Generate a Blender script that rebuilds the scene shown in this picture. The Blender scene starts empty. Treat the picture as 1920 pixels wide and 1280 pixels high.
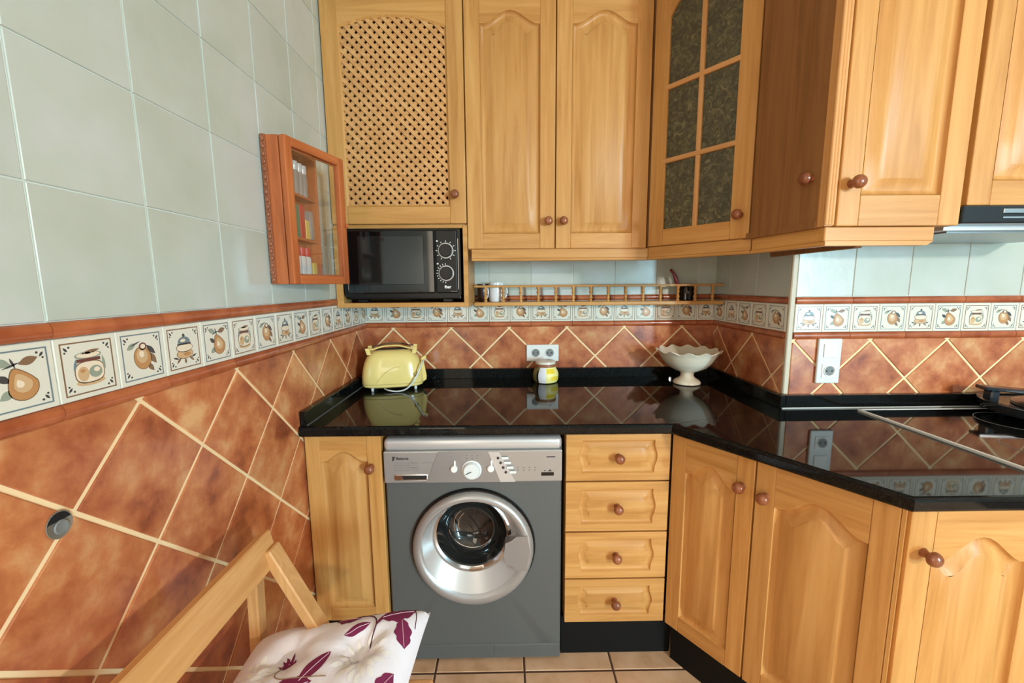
import bpy, bmesh, math, random
from mathutils import Vector, Matrix
random.seed(7)
C = bpy.context.scene.collection
S = bpy.context.scene

# ------------------------------------------------------------------ camera
CAM = Vector((0.679, -2.0107, 1.33))
YAW, PIT, ROL, FPX = 0.0112, 0.1345, 0.0074, 783.74
fw = Vector((math.sin(YAW) * math.cos(PIT), math.cos(YAW) * math.cos(PIT), -math.sin(PIT)))
r0 = Vector((math.cos(YAW), -math.sin(YAW), 0))
u0 = r0.cross(fw)
cR = r0 * math.cos(ROL) - u0 * math.sin(ROL)
cU = r0 * math.sin(ROL) + u0 * math.cos(ROL)
cam_d = bpy.data.cameras.new('camera')
cam_d.sensor_fit = 'HORIZONTAL'
cam_d.sensor_width = 36
cam_d.lens = 36 * FPX / 1920
cam_d.clip_start = 0.02
cam = bpy.data.objects.new('camera', cam_d)
C.objects.link(cam)
cam.matrix_world = Matrix(((cR.x, cU.x, -fw.x, CAM.x), (cR.y, cU.y, -fw.y, CAM.y), (cR.z, cU.z, -fw.z, CAM.z), (0, 0, 0, 1)))
S.camera = cam

# ------------------------------------------------------------------ world, lights, exposure
world = bpy.data.worlds.new('world')
world.use_nodes = True
world.node_tree.nodes['Background'].inputs[0].default_value = (0.75, 0.87, 1.0, 1)
world.node_tree.nodes['Background'].inputs[1].default_value = 0.6
S.world = world
S.view_settings.view_transform = 'Standard'
S.view_settings.look = 'None'
S.view_settings.exposure = -0.50
S.view_settings.gamma = 1.0
S.view_settings.use_curve_mapping = False


def area(name, loc, target, sx, sy, power, col):
    d = bpy.data.lights.new(name, 'AREA')
    d.shape = 'RECTANGLE'
    d.size, d.size_y = sx, sy
    d.energy = power
    d.color = col
    o = bpy.data.objects.new(name, d)
    C.objects.link(o)
    o.location = loc
    dirv = Vector(target) - Vector(loc)
    o.rotation_euler = dirv.to_track_quat('-Z', 'Y').to_euler()
    return o


ROOM_X, ROOM_Y, ROOM_Z = 7.4, -10.0, 2.52
# daylight through the tall narrow balcony door; added fill at an invented wide window
BDX = 6.80                     # middle of the balcony door
area('daylight_balcony_door', (BDX, ROOM_Y + 0.03, 1.25), (1.2, 0, 1.2), 0.38, 1.9, 1080, (0.46, 0.82, 1.0))
area('fill_rear_window', (1.05, ROOM_Y + 0.03, 1.62), (1.05, 0, 1.5), 1.7, 1.1, 30, (1.0, 0.96, 0.90))
area('fill_left_opening', (0.03, -3.2, 1.25), (2.0, -2.9, 1.15), 1.5, 2.1, 54, (1.0, 0.84, 0.64))  # warm fill added to brighten left-facing surfaces; the lit opening is invented

# ------------------------------------------------------------------ materials
MATS = {}


def srgb(r, g, b):
    def f(c):
        c /= 255.0
        return c / 12.92 if c <= 0.04045 else ((c + 0.055) / 1.055) ** 2.4
    return (f(r), f(g), f(b), 1)


def pmat(name, col, rough=0.5, metal=0.0, **kw):
    m = bpy.data.materials.new(name)
    m.use_nodes = True
    b = m.node_tree.nodes['Principled BSDF']
    b.inputs['Base Color'].default_value = col
    b.inputs['Roughness'].default_value = rough
    b.inputs['Metallic'].default_value = metal
    for k, v in kw.items():
        b.inputs[k.replace('_', ' ')].default_value = v
    MATS[name] = m
    return m


def nodes(m):
    return m.node_tree.nodes, m.node_tree.links, m.node_tree.nodes['Principled BSDF']


def coords(m, scale, rand=True):
    N, L, B = nodes(m)
    tc = N.new('ShaderNodeTexCoord')
    src = tc.outputs['Object']
    if rand:
        oi = N.new('ShaderNodeObjectInfo')
        mul = N.new('ShaderNodeVectorMath')
        mul.operation = 'SCALE'
        mul.inputs[0].default_value = (7.3, 5.1, 9.7)
        L.new(oi.outputs['Random'], mul.inputs['Scale'])
        ad = N.new('ShaderNodeVectorMath')
        ad.operation = 'ADD'
        L.new(src, ad.inputs[0])
        L.new(mul.outputs[0], ad.inputs[1])
        src = ad.outputs[0]
    mp = N.new('ShaderNodeMapping')
    mp.inputs['Scale'].default_value = scale
    L.new(src, mp.inputs['Vector'])
    return mp.outputs[0]


def noise(m, vec, scale, detail=4, rough=0.55, dist=0.0):
    N, L, B = nodes(m)
    n = N.new('ShaderNodeTexNoise')
    n.inputs['Scale'].default_value = scale
    n.inputs['Detail'].default_value = detail
    n.inputs['Roughness'].default_value = rough
    n.inputs['Distortion'].default_value = dist
    L.new(vec, n.inputs['Vector'])
    return n.outputs['Fac']


def ramp(m, fac, stops):
    N, L, B = nodes(m)
    r = N.new('ShaderNodeValToRGB')
    e = r.color_ramp.elements
    e[0].position, e[0].color = stops[0]
    e[1].position, e[1].color = stops[-1]
    for p, c in stops[1:-1]:
        x = e.new(p)
        x.color = c
    L.new(fac, r.inputs['Fac'])
    return r.outputs['Color']


def vary(m, col, amt):
    """brightness differs from piece to piece"""
    N, L, B = nodes(m)
    oi = N.new('ShaderNodeObjectInfo')
    mr = N.new('ShaderNodeMapRange')
    mr.inputs['To Min'].default_value = 1 - amt
    mr.inputs['To Max'].default_value = 1 + amt
    L.new(oi.outputs['Random'], mr.inputs['Value'])
    h = N.new('ShaderNodeHueSaturation')
    L.new(mr.outputs[0], h.inputs['Value'])
    L.new(col, h.inputs['Color'])
    return h.outputs['Color']


def bump(m, fac, strength, dist=0.002):
    N, L, B = nodes(m)
    b = N.new('ShaderNodeBump')
    b.inputs['Strength'].default_value = strength
    b.inputs['Distance'].default_value = dist
    L.new(fac, b.inputs['Height'])
    L.new(b.outputs['Normal'], B.inputs['Normal'])


def wood(name, dark, mid, light, axis, rough=0.42, coat=0.05, amt=0.06):
    m = pmat(name, mid, rough, Coat_Weight=coat, Coat_Roughness=0.25, Specular_IOR_Level=0.28)
    N, L, B = nodes(m)
    sc = {'x': (1.3, 22, 22), 'y': (22, 1.3, 22), 'z': (22, 22, 1.3)}[axis]
    v = coords(m, sc)
    f = noise(m, v, 1.6, 6, 0.6, 0.7)
    c = ramp(m, f, [(0.28, dark), (0.5, mid), (0.74, light)])
    L.new(vary(m, c, amt), B.inputs['Base Color'])
    sc2 = {'x': (6, 260, 260), 'y': (260, 6, 260), 'z': (260, 260, 6)}[axis]
    v2 = coords(m, sc2)
    bump(m, noise(m, v2, 1.0, 3), 0.12, 0.001)
    return m


OD, OM, OL = srgb(178, 123, 63), srgb(197, 143, 80), srgb(208, 158, 95)
for ax in 'xyz':
    wood('oak_' + ax, OD, OM, OL, ax)
    wood('beech_' + ax, srgb(188, 132, 78), srgb(202, 148, 92), srgb(216, 166, 110), ax, 0.45, 0.03)
    wood('cherry_' + ax, srgb(150, 78, 40), srgb(184, 100, 54), srgb(204, 122, 72), ax, 0.4, 0.15)
wood('knob_wood', srgb(110, 58, 34), srgb(140, 80, 50), srgb(160, 98, 64), 'z', 0.25, 0.5)
wood('inner_wood', srgb(120, 80, 45), srgb(140, 95, 55), srgb(150, 105, 62), 'z', 0.6, 0.0)

# terracotta glazed tile
m = pmat('terracotta', srgb(176, 98, 58), 0.28, Coat_Weight=0.3, Coat_Roughness=0.15)
v = coords(m, (1, 1, 1))
f1 = noise(m, v, 10.0, 5, 0.62, 0.12)
c1 = ramp(m, f1, [(0.28, srgb(120, 58, 36)), (0.42, srgb(174, 94, 56)), (0.54, srgb(196, 120, 74)), (0.72, srgb(218, 166, 114))])
m.node_tree.links.new(vary(m, c1, 0.10), m.node_tree.nodes['Principled BSDF'].inputs['Base Color'])
bump(m, noise(m, v, 16, 4), 0.25, 0.003)
m = pmat('terracotta_trim', srgb(176, 92, 54), 0.25, Coat_Weight=0.4, Coat_Roughness=0.12)
v = coords(m, (1, 1, 1))
c1 = ramp(m, noise(m, v, 14, 4), [(0.3, srgb(150, 72, 40)), (0.7, srgb(192, 108, 66))])
m.node_tree.links.new(c1, m.node_tree.nodes['Principled BSDF'].inputs['Base Color'])
m = pmat('white_tile', srgb(198, 203, 192), 0.26, Coat_Weight=0.2, Coat_Roughness=0.2)
v = coords(m, (1, 1, 1))
c1 = ramp(m, noise(m, v, 5, 3), [(0.3, srgb(186, 193, 179)), (0.5, srgb(194, 200, 189)), (0.7, srgb(201, 205, 199))])
m.node_tree.links.new(vary(m, c1, 0.015), m.node_tree.nodes['Principled BSDF'].inputs['Base Color'])
bump(m, noise(m, v, 26, 3), 0.22, 0.003)
pmat('decor_tile_glaze', srgb(226, 222, 206), 0.22, Coat_Weight=0.3)
pmat('grout_cream', srgb(246, 216, 168), 0.8)
pmat('grout_white', srgb(222, 224, 214), 0.8)
pmat('grout_dark', srgb(84, 60, 46), 0.9)
pmat('plaster', srgb(158, 148, 134), 0.8)
pmat('ceiling_white', srgb(232, 229, 222), 0.8)
pmat('bead_white', srgb(200, 190, 168), 0.5)
m = pmat('floor_tile', srgb(196, 156, 122), 0.4)
v = coords(m, (1, 1, 1))
c1 = ramp(m, noise(m, v, 10, 5), [(0.3, srgb(194, 152, 116)), (0.5, srgb(218, 180, 144)), (0.72, srgb(230, 198, 166))])
m.node_tree.links.new(vary(m, c1, 0.05), m.node_tree.nodes['Principled BSDF'].inputs['Base Color'])
# print colours of the decor tiles
pmat('print_blue', srgb(118, 132, 136), 0.3)
pmat('print_brown', srgb(136, 104, 78), 0.3)
pmat('print_ochre', srgb(190, 138, 88), 0.3)
pmat('print_tan', srgb(208, 172, 130), 0.3)
pmat('print_pale', srgb(236, 218, 192), 0.3)
pmat('print_dark', srgb(74, 70, 70), 0.3)
pmat('print_green', srgb(150, 158, 140), 0.3)
pmat('print_wine', srgb(112, 66, 58), 0.3)
# black granite
m = pmat('granite', srgb(20, 21, 21), 0.045, Specular_IOR_Level=0.25)
v = coords(m, (1, 1, 1), False)
c1 = ramp(m, noise(m, v, 240, 3), [(0.45, srgb(14, 15, 15)), (0.62, srgb(22, 24, 23)), (0.8, srgb(40, 43, 42))])
m.node_tree.links.new(c1, m.node_tree.nodes['Principled BSDF'].inputs['Base Color'])
pmat('granite_edge', srgb(24, 25, 25), 0.25)
pmat('seam', srgb(96, 98, 94), 0.6)
pmat('silicone', srgb(196, 206, 204), 0.4)
pmat('plinth_black', srgb(9, 10, 10), 0.6, Specular_IOR_Level=0.2)
pmat('black_plastic', srgb(14, 14, 15), 0.3, Specular_IOR_Level=0.3)
pmat('black_gloss', srgb(12, 12, 13), 0.06, Specular_IOR_Level=0.6)
pmat('panel_black', srgb(20, 20, 20), 0.3, Specular_IOR_Level=0.25)
pmat('black_matte', srgb(22, 23, 24), 0.6)
pmat('window_mesh_dark', srgb(26, 27, 26), 0.1, Specular_IOR_Level=0.8)
pmat('silver_paint', srgb(176, 174, 172), 0.32, 0.55)
pmat('silver_light', srgb(206, 205, 204), 0.3, 0.45)
pmat('silver_panel', srgb(160, 156, 154), 0.34, 0.5)
pmat('grey_body', srgb(98, 101, 100), 0.42, 0.3)
pmat('chrome', srgb(205, 206, 206), 0.14, 1.0)
pmat('steel', srgb(150, 154, 156), 0.3, 1.0)
pmat('hood_black', srgb(34, 42, 48), 0.15)
pmat('white_plastic', srgb(232, 232, 228), 0.3)
pmat('white_soft', srgb(220, 224, 222), 0.3)
pmat('grey_mark', srgb(120, 122, 120), 0.5)
pmat('dark_mark', srgb(52, 50, 50), 0.5)
pmat('cream_yellow', srgb(240, 214, 134), 0.18, Coat_Weight=0.5)
pmat('cream_seam', srgb(196, 176, 104), 0.3)
pmat('ceramic_cream', srgb(236, 226, 204), 0.2, Coat_Weight=0.4)
pmat('label_yellow', srgb(244, 214, 62), 0.4)
pmat('label_pale', srgb(246, 236, 150), 0.4)
pmat('label_white', srgb(232, 232, 238), 0.4)
pmat('jar_glass', srgb(150, 140, 84), 0.08, Transmission_Weight=0.35)
pmat('jar_lid_brown', srgb(150, 98, 66), 0.4)
pmat('jar_lid_cap', srgb(226, 220, 206), 0.25)
pmat('mug_white', srgb(226, 230, 232), 0.15)
pmat('mug_brown', srgb(58, 34, 26), 0.2)
pmat('handle_wine', srgb(122, 36, 52), 0.25)
pmat('spice_red', srgb(196, 50, 48), 0.4)
pmat('spice_green', srgb(70, 130, 100), 0.4)
pmat('spice_yellow', srgb(222, 190, 90), 0.4)
pmat('spice_clear', srgb(206, 202, 198), 0.15)
pmat('spice_grey', srgb(150, 140, 132), 0.3)
pmat('hole_dark', srgb(14, 12, 12), 0.9)
pmat('hole_grey', srgb(122, 112, 98), 0.8)
pmat('leaf_plum', srgb(124, 30, 76), 0.8)
pmat('leaf_vein', srgb(222, 190, 204), 0.8)
pmat('stem_plum', srgb(86, 34, 60), 0.8)
pmat('petal_white', srgb(246, 246, 244), 0.85)
m = pmat('cushion_white', srgb(242, 240, 248), 0.85)
v = coords(m, (1, 1, 1), False)
bump(m, noise(m, v, 55, 4), 0.25, 0.004)
m = pmat('patterned_glass', srgb(92, 86, 60), 0.12, Transmission_Weight=0.25, IOR=1.4)
v = coords(m, (1, 1, 1))
fz = noise(m, v, 40, 3, 0.6, 1.6)
bump(m, fz, 0.9, 0.006)
c1 = ramp(m, fz, [(0.4, srgb(84, 78, 58)), (0.58, srgb(108, 102, 74)), (0.75, srgb(150, 143, 108))])
m.node_tree.links.new(c1, m.node_tree.nodes['Principled BSDF'].inputs['Base Color'])
# clear panes
m = pmat('clear_glass', (1, 1, 1, 1), 0.02)
N, L, B = nodes(m)
tr = N.new('ShaderNodeBsdfTransparent')
gl = N.new('ShaderNodeBsdfGlossy')
gl.inputs['Roughness'].default_value = 0.03
mx = N.new('ShaderNodeMixShader')
mx.inputs[0].default_value = 0.1
L.new(tr.outputs[0], mx.inputs[1])
L.new(gl.outputs[0], mx.inputs[2])
L.new(mx.outputs[0], N['Material Output'].inputs['Surface'])
m = pmat('drum_glass', srgb(30, 31, 30), 0.05, Specular_IOR_Level=0.8)
m = pmat('lamp_glow', (1, 1, 1, 1), 0.5)
N, L, B = nodes(m)
B.inputs['Emission Color'].default_value = (1.0, 0.86, 0.68, 1)
B.inputs['Emission Strength'].default_value = 6.0


# ------------------------------------------------------------------ mesh helpers
def link(name, bm, mats, parent=None, loc=None, rot=None, smooth=False):
    bmesh.ops.recalc_face_normals(bm, faces=bm.faces)
    me = bpy.data.meshes.new(name)
    bm.to_mesh(me)
    bm.free()
    if isinstance(mats, str):
        mats = [mats]
    for k in mats:
        me.materials.append(MATS[k])
    if smooth:
        me.polygons.foreach_set('use_smooth', [True] * len(me.polygons))
        try:
            me.set_sharp_from_angle(angle=math.radians(38))
        except Exception:
            pass
    o = bpy.data.objects.new(name, me)
    C.objects.link(o)
    if parent:
        o.parent = parent
    if loc is not None:
        o.location = loc
    if rot is not None:
        o.rotation_euler = rot
    return o


def thing(name, label, cat, loc=(0, 0, 0), rotz=0, group=None):
    o = bpy.data.objects.new(name, None)
    C.objects.link(o)
    o.empty_display_size = 0.05
    o.location = loc
    o.rotation_euler = (0, 0, rotz)
    o['label'] = label
    o['category'] = cat
    if group:
        o['group'] = group
    return o


def tag(o, label, cat, group=None):
    o['label'] = label
    o['category'] = cat
    if group:
        o['group'] = group
    return o


def part_label(o, t):
    o['label'] = t
    return o


def struct(o, label=None):
    o['kind'] = 'structure'
    if label:
        o['label'] = label
    return o


def copy_obj(o, parent, loc=None):
    c = o.copy()
    C.objects.link(c)
    c.parent = parent
    if loc is not None:
        c.location = loc
    return c


def B_():
    return bmesh.new()


def box(bm, x0, x1, y0, y1, z0, z1, bev=0.0, seg=1, mi=0, mat=None):
    t = bmesh.new()
    bmesh.ops.create_cube(t, size=1)
    bmesh.ops.scale(t, vec=(abs(x1 - x0), abs(y1 - y0), abs(z1 - z0)), verts=t.verts)
    bmesh.ops.translate(t, vec=((x0 + x1) / 2, (y0 + y1) / 2, (z0 + z1) / 2), verts=t.verts)
    if bev > 0:
        bmesh.ops.bevel(t, geom=list(t.edges), offset=bev, segments=seg, affect='EDGES', profile=0.5)
    merge(bm, t, mi, mat)


def merge(bm, t, mi=0, mat=None):
    if mat is not None:
        t.transform(mat)
    mp = {}
    for v in t.verts:
        mp[v] = bm.verts.new(v.co)
    for f in t.faces:
        try:
            nf = bm.faces.new([mp[v] for v in f.verts])
            nf.material_index = mi
            nf.smooth = f.smooth
        except ValueError:
            pass
    t.free()


def ringface(bm, ring, mi=0):
    try:
        f = bm.faces.new(ring)
        f.material_index = mi
        return f
    except ValueError:
        return None


def bridge(bm, a, b, mi=0, closed=True):
    n = len(a)
    for i in range(n if closed else n - 1):
        j = (i + 1) % n
        ringface(bm, [a[i], a[j], b[j], b[i]], mi)


def addring(bm, pts):
    return [bm.verts.new(p) for p in pts]


def prism_y(bm, poly, y0, y1, mi=0):
    """poly in (x, z), extruded along y"""
    a = addring(bm, [(x, y0, z) for x, z in poly])
    b = addring(bm, [(x, y1, z) for x, z in poly])
    f1, f2 = ringface(bm, a, mi), ringface(bm, b[::-1], mi)
    bridge(bm, a, b, mi)
    tri = [f for f in (f1, f2) if f and len(f.verts) > 4]
    if tri:
        bmesh.ops.triangulate(bm, faces=tri)


def prism_z(bm, poly, z0, z1, mi=0):
    a = addring(bm, [(x, y, z0) for x, y in poly])
    b = addring(bm, [(x, y, z1) for x, y in poly])
    f1, f2 = ringface(bm, a[::-1], mi), ringface(bm, b, mi)
    bridge(bm, a, b, mi)
    tri = [f for f in (f1, f2) if f and len(f.verts) > 4]
    if tri:
        bmesh.ops.triangulate(bm, faces=tri)


def lathe(bm, prof, n=24, mi=0, mat=None, mis=None):
    """prof: (r, z) list, around z"""
    t = bmesh.new()
    rings = []
    for r, z in prof:
        if r < 1e-6:
            rings.append([t.verts.new((0, 0, z))])
        else:
            rings.append([t.verts.new((r * math.cos(2 * math.pi * k / n), r * math.sin(2 * math.pi * k / n), z)) for k in range(n)])
    for i in range(len(rings) - 1):
        a, b = rings[i], rings[i + 1]
        m_ = mis[i] if mis else mi
        for k in range(n):
            k2 = (k + 1) % n
            if len(a) == 1 and len(b) == 1:
                continue
            if len(a) == 1:
                f = ringface(t, [a[0], b[k], b[k2]], m_)
            elif len(b) == 1:
                f = ringface(t, [a[k], a[k2], b[0]], m_)
            else:
                f = ringface(t, [a[k], a[k2], b[k2], b[k]], m_)
            if f:
                f.smooth = True
    if mat is not None:
        t.transform(mat)
    mp = {v: bm.verts.new(v.co) for v in t.verts}
    for f in t.faces:
        nf = bm.faces.new([mp[v] for v in f.verts])
        nf.material_index = f.material_index
        nf.smooth = True
    t.free()


def tube(bm, pts, r, n=8, mi=0):
    pts = [Vector(p) for p in pts]
    rings = []
    up = Vector((0.13, 0.2, 1)).normalized()
    for i, p in enumerate(pts):
        d = (pts[min(i + 1, len(pts) - 1)] - pts[max(i - 1, 0)]).normalized()
        if abs(d.dot(up)) > 0.97:
            a = d.cross(Vector((1, 0, 0))).normalized()
        else:
            a = d.cross(up).normalized()
        b = d.cross(a).normalized()
        rr = r[i] if isinstance(r, (list, tuple)) else r
        rings.append([bm.verts.new(p + a * rr * math.cos(2 * math.pi * k / n) + b * rr * math.sin(2 * math.pi * k / n)) for k in range(n)])
    for i in range(len(rings) - 1):
        bridge(bm, rings[i], rings[i + 1], mi)
    ringface(bm, rings[0][::-1], mi)
    ringface(bm, rings[-1], mi)


def bez(p, n=12):
    """Catmull-Rom through the points"""
    P = [Vector(q) for q in p]
    P = [P[0] * 2 - P[1]] + P + [P[-1] * 2 - P[-2]]
    out = []
    for i in range(1, len(P) - 2):
        for k in range(n):
            t = k / n
            a, b, c, d = P[i - 1], P[i], P[i + 1], P[i + 2]
            out.append(0.5 * ((2 * b) + (c - a) * t + (2 * a - 5 * b + 4 * c - d) * t * t + (3 * b - a - 3 * c + d) * t ** 3))
    out.append(P[-2])
    return out


def beam(bm, p0, p1, w, d, side=(0, 1, 0), bev=0.003, mi=0):
    """board from p0 to p1, w along side, d across"""
    p0, p1 = Vector(p0), Vector(p1)
    z = (p1 - p0).normalized()
    x = Vector(side)
    x = (x - z * x.dot(z)).normalized()
    y = z.cross(x)
    M = Matrix(((x.x, y.x, z.x, p0.x), (x.y, y.y, z.y, p0.y), (x.z, y.z, z.z, p0.z), (0, 0, 0, 1)))
    box(bm, -w / 2, w / 2, -d / 2, d / 2, 0, (p1 - p0).length, bev, 1, mi, M)


def inset(poly, d):
    n = len(poly)
    out = []
    for i in range(n):
        p, q, s = Vector(poly[i - 1]), Vector(poly[i]), Vector(poly[(i + 1) % n])
        e1, e2 = (q - p).normalized(), (s - q).normalized()
        n1, n2 = Vector((-e1.y, e1.x)), Vector((-e2.y, e2.x))
        b = n1 + n2
        if b.length < 1e-6:
            b = n1
        b.normalize()
        k = max(0.45, b.dot(n1))
        out.append(tuple(q + b * (d / k)))
    return out


def clip(poly, conv):
    """Sutherland-Hodgman, conv counter-clockwise convex"""
    out = poly
    n = len(conv)
    for i in range(n):
        ax, ay = conv[i]
        bx, by = conv[(i + 1) % n]
        ins = lambda p: (bx - ax) * (p[1] - ay) - (by - ay) * (p[0] - ax)
        src, out = out, []
        for j in range(len(src)):
            p, q = src[j], src[(j + 1) % len(src)]
            a, b = ins(p), ins(q)
            if a >= 0:
                out.append(p)
            if (a >= 0) != (b >= 0):
                t = a / (a - b)
                out.append((p[0] + (q[0] - p[0]) * t, p[1] + (q[1] - p[1]) * t))
        if len(out) < 3:
            return []
    return out


def area2(p):
    return 0.5 * sum(p[i][0] * p[(i + 1) % len(p)][1] - p[(i + 1) % len(p)][0] * p[i][1] for i in range(len(p)))


# ------------------------------------------------------------------ room shell
W, ST = 1.6817, -0.5387
ZD, ZT = 1.155, 1.28           # bottom of decor row, bottom of white tiles


class Frame:
    """2D frame on a wall: u along the wall, v = height, depth out of the wall"""
    def __init__(self, org, u, n):
        self.o, self.u, self.n = Vector(org), Vector(u), Vector(n)

    def p(self, u, v, d=0.0):
        return self.o + self.u * u + Vector((0, 0, v)) + self.n * d


FL = Frame((0, 0, 0), (0, -1, 0), (1, 0, 0))          # u = -y
FB = Frame((0, 0, 0), (1, 0, 0), (0, -1, 0))          # u = x
FP = Frame((W, 0, 0), (0, -1, 0), (-1, 0, 0))         # u = -y
FR = Frame((0, ST, 0), (1, 0, 0), (0, -1, 0))         # u = x


def wall_obj(name, fr, u0, u1, zones, label, back=0.1):
    """zones: (z0, z1, material); a solid wall whose face is the grout"""
    bm = B_()
    mats = []
    for z0, z1, mt in zones:
        if mt not in mats:
            mats.append(mt)
        a = [fr.p(u0, z0), fr.p(u1, z0), fr.p(u1, z1), fr.p(u0, z1)]
        b = [fr.p(u0, z0, -back), fr.p(u1, z0, -back), fr.p(u1, z1, -back), fr.p(u0, z1, -back)]
        A, Bk = addring(bm, a), addring(bm, b)
        k = mats.index(mt)
        ringface(bm, A, k)
        ringface(bm, Bk, k)
        bridge(bm, A, Bk, k)
    return struct(link(name, bm, mats), label)


def tile(name, fr, poly, th, ch, mat, parent):
    if area2(poly) < 0:
        poly = poly[::-1]
    if area2(poly) < 2e-5:
        return None
    bm = B_()
    cu = sum(p[0] for p in poly) / len(poly)
    cv = sum(p[1] for p in poly) / len(poly)
    c = fr.p(cu, cv, 0)
    top = inset(poly, ch)
    a = addring(bm, [fr.p(u, v, -0.001) - c for u, v in poly])
    b = addring(bm, [fr.p(u, v, th - ch * 0.8) - c for u, v in poly])
    d = addring(bm, [fr.p(u, v, th) - c for u, v in top])
    bridge(bm, a, b)
    bridge(bm, b, d)
    ringface(bm, d)
    o = link(name, bm, mat, parent, c)
    return o


def rect(u0, u1, v0, v1):
    return [(u0, v0), (u1, v0), (u1, v1), (u0, v1)]


def gap(p, g):
    return inset(p, g / 2)


def diag_tiles(fr, parent, u0, u1, v0, v1, off, pitch=0.28, zpk=1.124):
    reg = rect(u0 + 0.0015, u1 - 0.0015, v0, v1)
    h = pitch / 2
    i0, i1 = int((u0 - off) / h) - 2, int((u1 - off) / h) + 2
    for j in range(0, int((zpk - v0) / h) + 3):
        for i in range(i0, i1 + 1):
            if (i + j) % 2 == 0:
                continue
            cu, cv = off + i * h, zpk - j * h
            dia = [(cu - h, cv), (cu, cv - h), (cu + h, cv), (cu, cv + h)]
            p = clip(gap(dia, 0.0086), reg)
            if len(p) >= 3 and abs(area2(p)) > 2e-4:
                tile('terracotta_tile', fr, p, 0.0034, 0.0014, 'terracotta', parent)


def trim_row(fr, parent, edges, v0, v1):
    """half-round terracotta border pieces"""
    for a, b in zip(edges[:-1], edges[1:]):
        if b - a < 0.012:
            continue
        bm = B_()
        n = 6
        rs = []
        c = fr.p((a + b) / 2, (v0 + v1) / 2)
        for u in (a + 0.0008, b - 0.0008):
            rs.append(addring(bm, [fr.p(u, (v0 + v1) / 2 - (v1 - v0) / 2 * math.cos(math.pi * k / n), 0.003 + 0.008 * math.sin(math.pi * k / n)) - c for k in range(n + 1)]
                      + [fr.p(u, v1, -0.001) - c, fr.p(u, v0, -0.001) - c]))
        bridge(bm, rs[0], rs[1])
        ringface(bm, rs[0][::-1])
        ringface(bm, rs[1])
        link('border_trim', bm, 'terracotta_trim', parent, c, smooth=True)


# ---- painted motifs (flat print with a slight relief), in tile coordinates -0.05..0.05
PM = ['print_blue', 'print_brown', 'print_ochre', 'print_tan', 'print_pale', 'print_dark', 'print_green', 'print_wine']


def ell(cx, cy, rx, ry, rot=0.0, n=14):
    c, s = math.cos(rot), math.sin(rot)
    return [(cx + rx * math.cos(t) * c - ry * math.sin(t) * s, cy + rx * math.cos(t) * s + ry * math.sin(t) * c) for t in [2 * math.pi * k / n for k in range(n)]]


def leaf(cx, cy, ln, wd, rot, n=6):
    p = [(-ln + 2 * ln * k / n, wd * math.sin(math.pi * k / n)) for k in range(n + 1)]
    p += [(ln - 2 * ln * k / n, -wd * math.sin(math.pi * k / n)) for k in range(1, n)]
    c, s = math.cos(rot), math.sin(rot)
    return [(cx + x * c - y * s, cy + x * s + y * c) for x, y in p]


def blob(fn, n=22):
    return [fn(2 * math.pi * k / n) for k in range(n)]


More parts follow.
